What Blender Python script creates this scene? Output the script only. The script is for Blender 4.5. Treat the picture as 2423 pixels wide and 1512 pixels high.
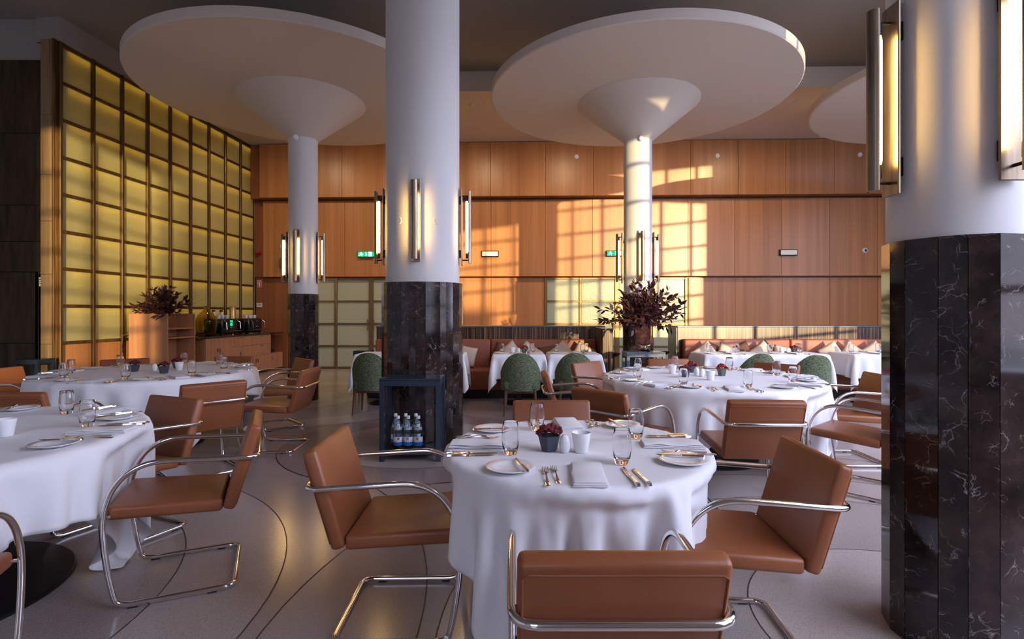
import bpy, bmesh, math, random
import numpy as np
from math import pi, sin, cos, tan, atan2, sqrt, radians
from mathutils import Vector, Matrix
random.seed(7)
S = bpy.context.scene
for o in list(bpy.data.objects):
    bpy.data.objects.remove(o, do_unlink=True)
C = S.collection

# ------------------------------------------------------------------ camera, sky, sun, exposure
F, HZ, CX, CH = 1250.0, 742.0, 1211.5, 1.36      # focal length (px), horizon row, centre column, eye height
cd = bpy.data.cameras.new('camera'); cam = bpy.data.objects.new('camera', cd); C.objects.link(cam)
cam.location = (0, 0, CH); cam.rotation_euler = (pi/2, 0, 0)
cd.sensor_width = 36; cd.lens = F/2423*36; cd.shift_y = -(756-HZ)/2423; cd.clip_start = 0.05
S.camera = cam
SUN_AZ, SUN_EL = radians(20), radians(6.0)
w = bpy.data.worlds.new('sky'); S.world = w; w.use_nodes = True
bg = w.node_tree.nodes['Background']; bg.inputs[0].default_value = (0.66, 0.72, 1.0, 1); bg.inputs[1].default_value = 10.5
sd = bpy.data.lights.new('sun', 'SUN'); sd.energy = 5.8; sd.color = (1.0, 0.76, 0.40); sd.angle = radians(0.6)
so = bpy.data.objects.new('sun', sd); C.objects.link(so)
TOSUN = Vector((sin(SUN_AZ)*cos(SUN_EL), -cos(SUN_AZ)*cos(SUN_EL), sin(SUN_EL)))
so.rotation_euler = TOSUN.to_track_quat('Z', 'Y').to_euler(); so.location = (12, -30, 12)
# light portal lying in the window front (guides the sky light through the glazing)
WB = radians(50); WD = Vector((cos(WB), sin(WB), 0)); WO = Vector((0, -4.06, 0))
pd = bpy.data.lights.new('window_portal', 'AREA'); pd.shape = 'RECTANGLE'; pd.size = 21.5; pd.size_y = 4.9
pd.cycles.is_portal = True
po = bpy.data.objects.new('window_portal', pd); C.objects.link(po)
wm = WO + WD*5.0; po.location = (wm.x+0.4*sin(WB), wm.y-0.4*cos(WB), 3.3)
po.rotation_euler = Vector((sin(WB), -cos(WB), 0)).to_track_quat('Z', 'Y').to_euler()
S.view_settings.view_transform = 'Standard'; S.view_settings.look = 'None'
S.view_settings.exposure = 0.15; S.view_settings.gamma = 1.0; S.view_settings.use_curve_mapping = False

# ------------------------------------------------------------------ helpers
def PX(x, Z): return (x-CX)/F*Z
def PZ(y, Z): return CH-(y-HZ)/F*Z

class MB:
    def __init__(s): s.v = []; s.f = []
    def add(s, vs, fs, M=None):
        b = len(s.v)
        s.v += [tuple(M @ Vector(p)) for p in vs] if M is not None else [tuple(p) for p in vs]
        s.f += [tuple(i+b for i in f) for f in fs]; return s
    def box(s, x0, x1, y0, y1, z0, z1, M=None):
        vs = [(x0,y0,z0),(x1,y0,z0),(x1,y1,z0),(x0,y1,z0),(x0,y0,z1),(x1,y0,z1),(x1,y1,z1),(x0,y1,z1)]
        return s.add(vs, [(3,2,1,0),(4,5,6,7),(0,1,5,4),(1,2,6,5),(2,3,7,6),(3,0,4,7)], M)
    def rbox(s, x0, x1, y0, y1, z0, z1, r=0.01, seg=2, M=None):
        bm = bmesh.new(); bmesh.ops.create_cube(bm, size=1)
        for v in bm.verts:
            v.co = ((x0+x1)/2+v.co.x*(x1-x0), (y0+y1)/2+v.co.y*(y1-y0), (z0+z1)/2+v.co.z*(z1-z0))
        bmesh.ops.bevel(bm, geom=bm.edges[:], offset=r, segments=seg, profile=0.5, affect='EDGES')
        bm.verts.index_update()
        s.add([v.co[:] for v in bm.verts], [[v.index for v in f.verts] for f in bm.faces], M); bm.free(); return s
    def lathe(s, prof, n=24, M=None, flute=0, fa=0.0):
        vs = []; fs = []; m = len(prof)
        for i in range(n):
            a = 2*pi*i/n; k = 1+fa*cos(flute*a) if flute else 1
            for r, z in prof: vs.append((r*k*cos(a), r*k*sin(a), z))
        for i in range(n):
            j = (i+1) % n
            for k in range(m-1):
                fs.append((i*m+k, j*m+k, j*m+k+1, i*m+k+1))
        if prof[0][0] > 1e-6: fs.append(tuple(i*m for i in range(n-1, -1, -1)))
        if prof[-1][0] > 1e-6: fs.append(tuple(i*m+m-1 for i in range(n)))
        return s.add(vs, fs, M)
    def tube(s, path, r, n=8, closed=False, M=None):
        P = [Vector(p) for p in path]; m = len(P); vs = []; fs = []
        T = []
        for i in range(m):
            a = P[(i-1) % m] if (closed or i > 0) else P[i]; b = P[(i+1) % m] if (closed or i < m-1) else P[i]
            T.append((b-a).normalized())
        u = T[0].orthogonal().normalized(); U = [u]
        for i in range(1, m):
            u = (u-T[i]*u.dot(T[i])); u = u.normalized() if u.length > 1e-6 else T[i].orthogonal().normalized(); U.append(u)
        tw = 0
        if closed:
            u2 = (u-T[0]*u.dot(T[0])).normalized(); tw = atan2(T[0].dot(u2.cross(U[0])), u2.dot(U[0]))
        for i in range(m):
            rr = r[i] if isinstance(r, (list, tuple)) else r
            v = T[i].cross(U[i])
            for k in range(n):
                a = 2*pi*k/n + tw*i/m
                vs.append(P[i]+(U[i]*cos(a)+v*sin(a))*rr)
        for i in range(m if closed else m-1):
            j = (i+1) % m
            for k in range(n):
                l = (k+1) % n; fs.append((i*n+k, j*n+k, j*n+l, i*n+l))
        if not closed:
            fs.append(tuple(range(n))); fs.append(tuple((m-1)*n+k for k in range(n-1, -1, -1)))
        return s.add(vs, fs, M)
    def ribbon(s, pts, th, M=None):      # pts: (y, halfwidth, z[, xcentre])
        vs = []; fs = []
        for p in pts:
            y, hw, z = p[:3]; xc = p[3] if len(p) > 3 else 0; t = p[4] if len(p) > 4 else th
            vs += [(xc-hw, y, z), (xc+hw, y, z), (xc+hw*.8, y, z+t), (xc-hw*.8, y, z+t)]
        for i in range(len(pts)-1):
            a = 4*i; b = a+4
            for k in range(4): l = (k+1) % 4; fs.append((a+k, a+l, b+l, b+k))
        fs.append((3,2,1,0)); e = 4*(len(pts)-1); fs.append((e, e+1, e+2, e+3))
        return s.add(vs, fs, M)
    def poly(s, pts, y0, y1, M=None):    # prism of an XZ outline between y0 and y1
        n = len(pts); vs = [(x, y0, z) for x, z in pts]+[(x, y1, z) for x, z in pts]
        fs = [tuple(range(n)), tuple(range(2*n-1, n-1, -1))]+[(i, i+n, (i+1) % n+n, (i+1) % n) for i in range(n)]
        return s.add(vs, fs, M)
    def mesh(s, name, mat, smooth=False, ang=40):
        me = bpy.data.meshes.new(name); me.from_pydata(s.v, [], s.f); me.materials.append(mat)
        bm = bmesh.new(); bm.from_mesh(me); bmesh.ops.recalc_face_normals(bm, faces=bm.faces[:]); bm.to_mesh(me); bm.free()
        if smooth:
            me.polygons.foreach_set('use_smooth', [True]*len(me.polygons))
            if ang < 180: me.set_sharp_from_angle(angle=radians(ang))
        me.update(); return me

def link(name, me, parent=None, loc=(0,0,0), rz=0, M=None):
    o = bpy.data.objects.new(name, me); C.objects.link(o)
    if M is not None: o.matrix_local = M
    else: o.location = loc; o.rotation_euler = (0, 0, rz)
    o.parent = parent
    return o
def obj(name, mb, mat, parent=None, loc=(0,0,0), rz=0, smooth=False, ang=40):
    return link(name, mb.mesh(name, mat, smooth, ang), parent, loc, rz)
def tag(o, label, cat, group=None):
    o['label'] = label; o['category'] = cat
    if group: o['group'] = group
    return o
def thing(name, label, cat, loc=(0,0,0), rz=0, group=None):
    return tag(link(name, None, None, loc, rz), label, cat, group)
def struct(o): o['kind'] = 'structure'; return o
def dup(root, loc, rz, label=None, group=None):
    r = root.copy(); C.objects.link(r); r.location = loc; r.rotation_euler = (0, 0, rz)
    if label: r['label'] = label
    if group: r['group'] = group
    elif 'group' in r and label: pass
    for ch in root.children:
        c = ch.copy(); C.objects.link(c); c.parent = r
        for g in ch.children:
            d = g.copy(); C.objects.link(d); d.parent = c
    return r
def RT(loc=(0,0,0), rx=0, ry=0, rz=0, sc=1):
    return Matrix.Translation(loc) @ Matrix.Rotation(rz, 4, 'Z') @ Matrix.Rotation(ry, 4, 'Y') @ Matrix.Rotation(rx, 4, 'X') @ Matrix.Scale(sc, 4)

# ------------------------------------------------------------------ materials
def mat(name, col=(.8,.8,.8), rough=.5, metal=0.0, **k):
    m = bpy.data.materials.new(name); m.use_nodes = True
    b = m.node_tree.nodes['Principled BSDF']
    b.inputs['Base Color'].default_value = (*col, 1); b.inputs['Roughness'].default_value = rough; b.inputs['Metallic'].default_value = metal
    for key, v in k.items(): b.inputs[key.replace('_', ' ')].default_value = v
    return m
def N(m, t, **k):
    n = m.node_tree.nodes.new(t)
    for a, v in k.items(): setattr(n, a, v)
    return n
def L(m, a, b): m.node_tree.links.new(a, b)
def coords(m, scale=(1,1,1), rnd=False, world=False):
    t = N(m, 'ShaderNodeTexCoord'); mp = N(m, 'ShaderNodeMapping'); mp.inputs['Scale'].default_value = scale
    src = t.outputs['Object']
    if world: src = N(m, 'ShaderNodeNewGeometry').outputs['Position']
    if rnd:
        oi = N(m, 'ShaderNodeObjectInfo'); mu = N(m, 'ShaderNodeMath', operation='MULTIPLY'); mu.inputs[1].default_value = 37.0
        L(m, oi.outputs['Random'], mu.inputs[0])
        ad = N(m, 'ShaderNodeVectorMath', operation='ADD'); L(m, src, ad.inputs[0]); L(m, mu.outputs[0], ad.inputs[1]); src = ad.outputs[0]
    L(m, src, mp.inputs[0]); return mp.outputs[0]
def ramp(m, fac, stops):
    r = N(m, 'ShaderNodeValToRGB'); e = r.color_ramp.elements
    while len(e) > 1: e.remove(e[-1])
    e[0].position = stops[0][0]; e[0].color = (*stops[0][1], 1)
    for p, c in stops[1:]:
        x = e.new(p); x.color = (*c, 1)
    L(m, fac, r.inputs[0]); return r.outputs[0]
def noise(m, vec, scale=5, detail=3, rough=.5, dist=0):
    n = N(m, 'ShaderNodeTexNoise'); n.inputs['Scale'].default_value = scale; n.inputs['Detail'].default_value = detail
    n.inputs['Roughness'].default_value = rough; n.inputs['Distortion'].default_value = dist; L(m, vec, n.inputs['Vector']); return n.outputs['Fac']
def mix(m, a, b, f, mode='MIX'):
    x = N(m, 'ShaderNodeMix', data_type='RGBA', blend_type=mode)
    for i, v in ((6, a), (7, b)):
        if isinstance(v, tuple): x.inputs[i].default_value = (*v, 1)
        else: L(m, v, x.inputs[i])
    if isinstance(f, (int, float)): x.inputs[0].default_value = f
    else: L(m, f, x.inputs[0])
    return x.outputs[2]
def bs(m): return m.node_tree.nodes['Principled BSDF']
def base(m, c): L(m, c, bs(m).inputs['Base Color'])
def bump(m, h, strength=.2, dist=.01):
    b = N(m, 'ShaderNodeBump'); b.inputs['Strength'].default_value = strength; b.inputs['Distance'].default_value = dist
    L(m, h, b.inputs['Height']); L(m, b.outputs[0], bs(m).inputs['Normal'])

def wood(name, dark, lite, rough=.35, grain=(26, 26, .5), band=True):
    m = mat(name, lite, rough)
    n = noise(m, coords(m, grain, True), 1.0, 6, .6)
    c = ramp(m, n, [(.3, dark), (.7, lite)])
    if band:
        n2 = noise(m, coords(m, (6, 6, .02), True), 1.0, 1)
        c = mix(m, c, ramp(m, n2, [(.35, (.84, .82, .80)), (.65, (1.08, 1.08, 1.08))]), 1.0, 'MULTIPLY')
    base(m, c); return m
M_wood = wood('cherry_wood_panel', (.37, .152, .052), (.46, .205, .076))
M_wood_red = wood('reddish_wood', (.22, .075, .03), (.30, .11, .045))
M_cab = wood('cabinet_wood', (.36, .16, .08), (.47, .235, .125), .4, (14, 14, .8), False)
M_zeb = mat('zebrano_veneer', rough=.25)
base(M_zeb, ramp(M_zeb, noise(M_zeb, coords(M_zeb, (95, 95, .6)), 1, 2), [(.40, (.028, .016, .012)), (.52, (.05, .03, .02)), (.62, (.26, .15, .07))]))
M_leather = mat('cognac_leather', (.28, .088, .032), .38, Specular_IOR_Level=.4)
v = coords(M_leather)
base(M_leather, ramp(M_leather, noise(M_leather, v, 3, 3), [(.3, (.225, .072, .026)), (.7, (.295, .096, .036))]))
bump(M_leather, noise(M_leather, v, 260, 2), .12, .002)
M_banq = mat('banquette_leather', (.27, .075, .035), .5)
bump(M_banq, noise(M_banq, coords(M_banq), 6, 2), .25, .02)
M_chrome = mat('chrome', (.78, .76, .74), .10, 1.0)
M_cutlery = mat('polished_steel', (.72, .69, .66), .12, 1.0)
M_black = mat('black_rubber', (.01, .01, .01), .6)
M_cloth = mat('white_linen', (.80, .79, .80), .85)
bump(M_cloth, noise(M_cloth, coords(M_cloth), 380, 2), .15, .001)
M_plaster = mat('white_plaster', (.66, .645, .62), .8)
bump(M_plaster, noise(M_plaster, coords(M_plaster), 14, 3), .05, .01)
M_ceil = mat('shade_toned_plaster', (.30, .275, .255), .85)  # likely white plaster, its shade put into a darker base colour
M_soffit = mat('bounce_warm_soffit', (.60, .53, .46), .85)  # warm bounce from the wood wall put into the soffit colour
M_disc = mat('bounce_warm_plaster', (.60, .535, .465), .85)  # same plaster as the shafts, tinted for warm light from below
M_china = mat('white_porcelain', (.78, .78, .78), .12)
M_navy = mat('navy_lacquer', (.010, .022, .040), .25)
M_grey = mat('grey_blue_lacquer', (.08, .12, .16), .3)
M_bronze = mat('dark_bronze', (.12, .075, .035), .38, .85)
base(M_bronze, ramp(M_bronze, noise(M_bronze, coords(M_bronze, (30, 30, 1.2), True), 1, 4, .6), [(.3, (.10, .062, .028)), (.7, (.24, .155, .07))]))
M_bpanel = mat('patinated_bronze_sheet', (.05, .033, .018), .45, .6)
base(M_bpanel, ramp(M_bpanel, noise(M_bpanel, coords(M_bpanel, (9, 9, 1.1), True), 1, 5, .65), [(.3, (.022, .014, .008)), (.75, (.095, .062, .030))]))
M_post = mat('brushed_bronze_sheet', (.30, .19, .085), .5, .3)
base(M_post, ramp(M_post, noise(M_post, coords(M_post, (30, 30, .8), True), 1, 4, .6), [(.3, (.20, .125, .055)), (.7, (.36, .235, .11))]))
M_frame = mat('bronze_door_frame', (.20, .135, .06), .35, .8)
M_nickel = mat('aged_nickel', (.36, .31, .26), .36, 1.0)
base(M_nickel, ramp(M_nickel, noise(M_nickel, coords(M_nickel, (40, 40, 3), True), 1, 4), [(.3, (.20, .155, .105)), (.7, (.38, .30, .215))]))
M_dark = mat('dark_metal', (.02, .018, .018), .4, .5)
M_base = mat('table_base_steel', (.025, .021, .018), .45, .7)
M_green = mat('green_tweed', (.12, .15, .08), .95)
v = coords(M_green, (1, 1, 3.5))
base(M_green, ramp(M_green, noise(M_green, v, 42, 3, .75), [(.38, (.030, .040, .020)), (.5, (.105, .135, .070)), (.68, (.25, .28, .16))]))
bump(M_green, noise(M_green, v, 120, 2), .5, .004)
M_walnut = wood('walnut_leg', (.10, .04, .02), (.17, .075, .04), .4, (40, 40, 3), False)
M_beige = mat('beige_cushion_linen', (.56, .46, .36), .9)
M_brownc = mat('brown_cushion_cloth', (.13, .055, .035), .9)
M_white = mat('white_plastic', (.75, .74, .72), .4)
M_red = mat('red_plastic', (.42, .015, .012), .3)
M_signred = mat('sign_red', (.40, .02, .02), .5)
M_gold = mat('brass', (.62, .42, .18), .25, 1.0)
M_black_gloss = mat('black_gloss', (.008, .008, .009), .12)
M_blueglass = None

def marble(name):
    m = mat(name, (.02, .014, .013), .07)
    v = coords(m, (1, 1, 1), True)
    ns = N(m, 'ShaderNodeTexNoise'); ns.inputs['Scale'].default_value = 5; ns.inputs['Detail'].default_value = 6; L(m, v, ns.inputs['Vector'])
    vm = N(m, 'ShaderNodeVectorMath', operation='SCALE'); vm.inputs['Scale'].default_value = .32; L(m, ns.outputs['Color'], vm.inputs[0])
    va = N(m, 'ShaderNodeVectorMath', operation='ADD'); L(m, v, va.inputs[0]); L(m, vm.outputs[0], va.inputs[1])
    def veins(sc, w0, thr):
        vo = N(m, 'ShaderNodeTexVoronoi', feature='DISTANCE_TO_EDGE'); vo.inputs['Scale'].default_value = sc; L(m, va.outputs[0], vo.inputs['Vector'])
        vein = ramp(m, vo.outputs['Distance'], [(0, (1, 1, 1)), (w0, (.25, .25, .25)), (w0*3, (0, 0, 0))])
        patch = ramp(m, noise(m, v, sc*1.3, 3), [(thr, (0, 0, 0)), (thr+.14, (1, 1, 1))])
        return mix(m, vein, patch, 1.0, 'MULTIPLY')
    k = mix(m, veins(6.5, .008, .50), veins(13, .010, .53), 1.0, 'ADD')
    body = ramp(m, noise(m, v, 4, 5, .65), [(.35, (.006, .004, .004)), (.75, (.060, .036, .031))])
    base(m, mix(m, body, (.34, .29, .27), k)); return m
M_marble = marble('dark_emperador_marble')
def terrazzo(name, a, b):
    m = mat(name, a, .20, Specular_IOR_Level=.5); v = coords(m, world=True)
    sp = ramp(m, noise(m, v, 190, 2, .7), [(.36, tuple(x*.62 for x in a)), (.46, a), (.60, a), (.70, b)])
    lg = ramp(m, noise(m, v, 1.3, 2), [(.3, (.9, .9, .9)), (.7, (1.05, 1.05, 1.05))])
    base(m, mix(m, sp, lg, 1.0, 'MULTIPLY')); return m
M_ter = [terrazzo('terrazzo_mauve', (.385, .308, .280), (.48, .40, .37)), terrazzo('terrazzo_light', (.45, .375, .340), (.54, .46, .425)),
         terrazzo('terrazzo_rose', (.315, .236, .218), (.40, .32, .295)), terrazzo('terrazzo_grey', (.355, .302, .276), (.45, .39, .36))]
M_joint = mat('terrazzo_joint', (.035, .03, .028), .5)

def frosted(name, col, trans, rough=.28, tw=.55):
    m = mat(name, col, rough); nt = m.node_tree; b = bs(m)
    out = nt.nodes['Material Output']
    tr = N(m, 'ShaderNodeBsdfTranslucent'); tr.inputs[0].default_value = (*trans, 1)
    mx = N(m, 'ShaderNodeMixShader'); mx.inputs[0].default_value = tw
    L(m, b.outputs[0], mx.inputs[1]); L(m, tr.outputs[0], mx.inputs[2]); L(m, mx.outputs[0], out.inputs[0])
    bump(m, noise(m, coords(m, (1, 1, 1)), 34, 2, .6, .6), .35, .01)
    return m
M_amber = frosted('amber_frosted_glass', (.56, .52, .24), (.66, .60, .26), .28, .42)
M_pane = frosted('hammered_glass', (.50, .53, .40), (.75, .80, .62), .22, .3)
def glassy(name, col, rough=0.0, ior=1.45):
    m = mat(name, col, rough); b = bs(m); b.inputs['Transmission Weight'].default_value = 1.0; b.inputs['IOR'].default_value = ior; return m
M_glass = glassy('clear_glass', (.97, .97, .97))
M_bottle = glassy('bottle_glass', (.80, .93, .97))
M_yglass = glassy('yellow_glass', (.78, .62, .02), 0, 1.25)
M_pglass = glassy('pink_glass', (.96, .78, .74), .06, 1.12)
def emit(name, col, s):
    m = bpy.data.materials.new(name); m.use_nodes = True; nt = m.node_tree; nt.nodes.clear()
    e = nt.nodes.new('ShaderNodeEmission'); e.inputs[0].default_value = (*col, 1); e.inputs[1].default_value = s
    o = nt.nodes.new('ShaderNodeOutputMaterial'); nt.links.new(e.outputs[0], o.inputs[0]); return m
M_lamp = emit('warm_tube', (1.0, .60, .19), 55)
M_led = emit('amber_led', (1.0, .66, .12), 15)
M_exit = emit('exit_green', (.0, .48, .17), 1.6)
M_exitw = emit('exit_white', (.9, 1.0, .92), 2.0)
M_screen = emit('machine_screen', (.02, .9, .35), 1.4)
M_leaf = mat('burgundy_leaf', (.05, .012, .014), .45)
base(M_leaf, ramp(M_leaf, noise(M_leaf, coords(M_leaf, (1, 1, 1), True), 2, 1), [(.35, (.022, .006, .008)), (.55, (.06, .014, .018)), (.72, (.11, .055, .045))]))
M_twig = mat('twig', (.10, .04, .025), .8)
M_flower = mat('dark_red_blossom', (.12, .006, .010), .8)
base(M_flower, ramp(M_flower, noise(M_flower, coords(M_flower), 60, 2), [(.3, (.05, .004, .008)), (.7, (.20, .012, .014))]))
M_flower_b = mat('bright_red_blossom', (.34, .02, .012), .8)
base(M_flower_b, ramp(M_flower_b, noise(M_flower_b, coords(M_flower_b), 60, 2), [(.3, (.16, .008, .008)), (.7, (.48, .035, .02))]))
M_pot = mat('slate_pot', (.045, .055, .075), .5)
M_pot_o = mat('olive_pot', (.10, .12, .08), .5)
M_lab = mat('label_white', (.72, .74, .78), .5)
M_labb = mat('label_blue', (.01, .12, .42), .5)
M_text = mat('label_purple', (.08, .02, .10), .5)
M_street = mat('pavement', (.22, .21, .20), .9)
M_blocker = mat('sun_blocker_render', (.45, .42, .38), .9)  # for the unseen blocks that stop the sun

# ------------------------------------------------------------------ room shell
SOF = 5.48; UP = 5.85
def plane_poly(pts, z0, z1):
    mb = MB(); n = len(pts)
    mb.add([(x, y, z0) for x, y in pts]+[(x, y, z1) for x, y in pts],
           [tuple(range(n-1, -1, -1)), tuple(range(n, 2*n))]+[(i, (i+1) % n, (i+1) % n+n, i+n) for i in range(n)])
    return mb
room = [(-8.6, -9.0), (-4.15, -9.0), (10.6, 8.57), (10.6, 13.5), (-8.6, 13.5)]
floor = struct(obj('floor', plane_poly(room, -.25, 0), M_ter[0]))
ceil = struct(obj('ceiling', plane_poly(room, UP, UP+.2), M_ceil))
def sof_y(X): return 9.77-.03*(X-0)
sof = struct(obj('ceiling_soffit', plane_poly([(-8.6, sof_y(-8.6)), (10.6, sof_y(10.6)), (10.6, 13.5), (-8.6, 13.5)], SOF, UP), M_soffit))
struct(obj('wall_left', MB().box(-8.8, -8.6, -9.2, 13.5, 0, 6), M_plaster))
struct(obj('wall_rear', MB().box(-8.6, -4.0, -9.2, -9.0, 0, 6), M_plaster))
struct(obj('wall_right', MB().box(10.6, 10.8, 8.4, 13.5, 0, 6), M_plaster))

# terrazzo rings in the floor, each ring and each joint a flush inlay
def annulus(cx, cy, r0, r1, z, n=96):
    vs = []; fs = []
    for i in range(n):
        a = 2*pi*i/n; vs += [(cx+r0*cos(a), cy+r0*sin(a), z), (cx+r1*cos(a), cy+r1*sin(a), z)]
    for i in range(n):
        j = (i+1) % n; fs.append((2*i, 2*i+1, 2*j+1, 2*j))
    mb = MB(); mb.add(vs, fs); return mb
COLS = [(1.88, 2.25), (-3.35, 2.25), (-3.30, 8.35), (2.0, 8.4)]
zz = .0006
for ci, (cx, cy) in enumerate(COLS):
    for r0, r1, mi in ((1.67, 2.2, 1), (.8, 1.67, 0 if ci % 2 else 3), (.02, .8, 1)):
        obj('terrazzo_ring', annulus(cx, cy, r0, r1, zz), M_ter[mi], floor); zz += .0002
    for r in (.8, 1.67, 2.2, 2.95):
        obj('terrazzo_joint', annulus(cx, cy, r-.003, r+.003, zz+.0004), M_joint, floor)
for r0, r1, mi in ((.97, 1.42, 2), (.3, .97, 1)):
    obj('terrazzo_ring', annulus(-.945, 5.6, r0, r1, zz), M_ter[mi], floor); zz += .0002
for r in (.97, 1.42):
    obj('terrazzo_joint', annulus(-.945, 5.6, r-.003, r+.003, zz+.0004), M_joint, floor)

# ---- back wall of cherry panels, three stepped rows
BANG = atan2(-.03, 1)
def bwy(X, off=0): return 13.1-.03*(X+4.3)-off
def pxX(px, off=0):
    k = (px-CX)/F; return k*(13.1-.03*4.3-off)/(1+.03*k)
wall_back = struct(obj('wall_back', MB().box(-10, 10, 0, .2, 0, 6), M_wood_red, None, (1.0, bwy(1.0)+.02, 0), BANG))
def wall_piece(name, x0, x1, z0, z1, off, th, m, parent=wall_back, gap=.003):
    """board whose front lies off in front of the wall line, world coordinates along the wall"""
    xc = (x0+x1)/2; o = link(name, MB().rbox(-(x1-x0)/2+gap, (x1-x0)/2-gap, 0, th, z0+gap, z1-gap, .003, 1).mesh(name, m))
    Mw = RT((xc, bwy(xc, off), 0), rz=BANG)
    o.parent = parent; o.matrix_local = parent.matrix_world_cached.inverted() @ Mw if hasattr(parent, 'matrix_world_cached') else WBI @ Mw
    return o
WBI = RT((1.0, bwy(1.0)+.02, 0), rz=BANG).inverted()
mid = [606, 622, 700, 815, 931, 1046, 1162, 1290, 1402, 1515, 1628, 1739, 1850, 1963, 2076, 2190]
for row, (z0, z1, off, th) in enumerate(((4.17, 5.47, .34, .33), (2.26, 4.12, .15, .15))):
    xs = [pxX(p, .15) for p in mid]
    for a, b in zip(xs[1:-1], xs[2:]):
        wall_piece('wood_panel', a, b, z0, z1, off, th, M_wood)
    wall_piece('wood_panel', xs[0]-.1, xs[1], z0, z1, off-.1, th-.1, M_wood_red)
xs = [pxX(p, .03) for p in mid]
for a, b in zip(xs[:-1], xs[1:]):
    if pxX(690) <= (a+b)/2 <= pxX(1046) or pxX(1290) <= (a+b)/2 <= pxX(1626): continue
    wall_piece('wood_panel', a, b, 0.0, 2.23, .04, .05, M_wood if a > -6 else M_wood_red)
    
# ---- glazed door groups in the back wall
zr = [0.03, .56, 1.11, 1.665, 2.21]
def doors(idx, edges):
    x0, x1 = pxX(edges[0]), pxX(edges[-1]); xc = (x0+x1)/2
    root = struct(link('door_%d' % idx, None, None, (xc, bwy(xc, .05), 0), BANG))
    e = [pxX(p)-xc for p in edges]
    for i, x in enumerate(e):
        wdt = .055 if i == len(e)//2 else .032
        obj('stile', MB().rbox(x-wdt, x+wdt, -.03, .05, 0, 2.24, .006, 1), M_frame, root)
    for a, b in zip(e[:-1], e[1:]):
        for z in zr: obj('rail', MB().rbox(a+.034, b-.034, -.015, .045, z-.022, z+.022, .004, 1), M_frame, root)
        for z0, z1 in zip(zr[:-1], zr[1:]):
            obj('pane', MB().box(a+.03, b-.03, .012, .022, z0+.02, z1-.02), M_pane, root)
    m = e[len(e)//2]
    for s in (-1, 1):
        obj('pull_handle', MB().rbox(m+s*.075-.012, m+s*.075+.012, -.075, -.05, .95, 1.22, .004, 1)
            .box(m+s*.075-.006, m+s*.075+.006, -.06, -.02, .97, .99).box(m+s*.075-.006, m+s*.075+.006, -.06, -.02, 1.18, 1.2), M_frame, root)
doors(1, [708, 797, 880, 963, 1046])
doors(2, [1291, 1373, 1459, 1542, 1622])

# ---- left: glazed partition with amber panes, and the dark bronze wall in front of it
GS = Vector((-6.86, 8.0, 0)); GE = Vector((-6.42, 13.12, 0)); GL = (GE-GS).length; GA = atan2(GE.y-GS.y, GE.x-GS.x); gp = GL/9
gw = struct(link('wall_glass', None, None, GS, GA))        # local x along the wall, local -y faces the room
rows = [.912+.5655*k for k in range(9)]
for i in range(10):
    obj('mullion', MB().rbox(i*gp-.026, i*gp+.026, -.045, .04, 0, SOF, .006, 1), M_bronze, gw)
for z in rows+[.03]:
    for i in range(9):
        obj('glazing_bar', MB().rbox(i*gp+.027, (i+1)*gp-.027, -.032, .035, z-.024, z+.024, .005, 1), M_bronze, gw)
pm = MB().box(-gp/2+.024, gp/2-.024, -.004, .004, -.2828+.02, .2828-.02).mesh('amber_pane', M_amber)
bm_ = MB().rbox(-gp/2+.027, gp/2-.027, -.01, .01, .055, .886, .004, 1).mesh('base_panel', M_wood)
for i in range(9):
    for z in rows[:-1]: link('amber_pane', pm, gw, ((i+.5)*gp, .005, z+.2828))
    link('base_panel', bm_, gw, ((i+.5)*gp, 0, 0))
for z in rows[1:]:
    obj('led_strip', MB().box(.05, GL-.05, .055, .075, z-.06, z-.045), M_led, gw)
obj('light_box_back', MB().box(.12, GL+.1, .30, .36, 0, SOF), M_ceil, gw)
obj('header', MB().box(-.02, GL+.1, -.03, .36, SOF, UP), M_ceil, gw)
# bronze corner post and dark sheet wall
post = struct(link('trim_1', None))
for z0, z1 in ((0, .9), (.9, 1.95), (1.95, 2.75), (2.75, 3.45), (3.45, 4.35), (4.35, 5.49)):
    obj('post_sheet', MB().rbox(-7.08, -6.885, 7.93, 8.1, z0+.0015, z1-.0015, .004, 1), M_post, post)
obj('post_edge', MB().rbox(-6.885, -6.86, 7.9, 8.1, 0, 5.49, .006, 1), M_bronze, post)
wd = struct(link('wall_bronze', None))
for z0, z1 in ((0, .91), (.91, 1.99), (1.99, 2.45), (2.45, 3.0), (3.0, 4.09), (4.09, 5.2)):
    if z1 < 2: obj('bronze_sheet', MB().rbox(-8.58, -7.22, 7.99, 8.05, z0+.002, z1-.002, .005, 1), M_bpanel, wd)
    else: obj('bronze_sheet', MB().rbox(-8.58, -7.085, 7.99, 8.05, z0+.002, z1-.002, .005, 1), M_bpanel, wd)
obj('door_slot', MB().box(-7.22, -7.10, 8.06, 8.08, 0, 1.97), M_black, wd)
obj('upper_wall', MB().box(-8.6, -6.9, 8.06, 8.16, 0, UP), M_ceil, wd)
sw = thing('switch_plate', 'small white notice plate on the bronze corner post', 'plate', (-7.11, 7.985, PZ(667, 8)))
obj('plate', MB().rbox(-.03, .03, -.015, 0, -.07, .07, .004, 1), M_white, sw)
obj('print', MB().box(-.02, .02, -.0165, -.015, .03, .045).box(-.02, .01, -.0165, -.015, 0, .01).box(-.02, .015, -.0165, -.015, -.03, -.02), M_dark, sw)

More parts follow.
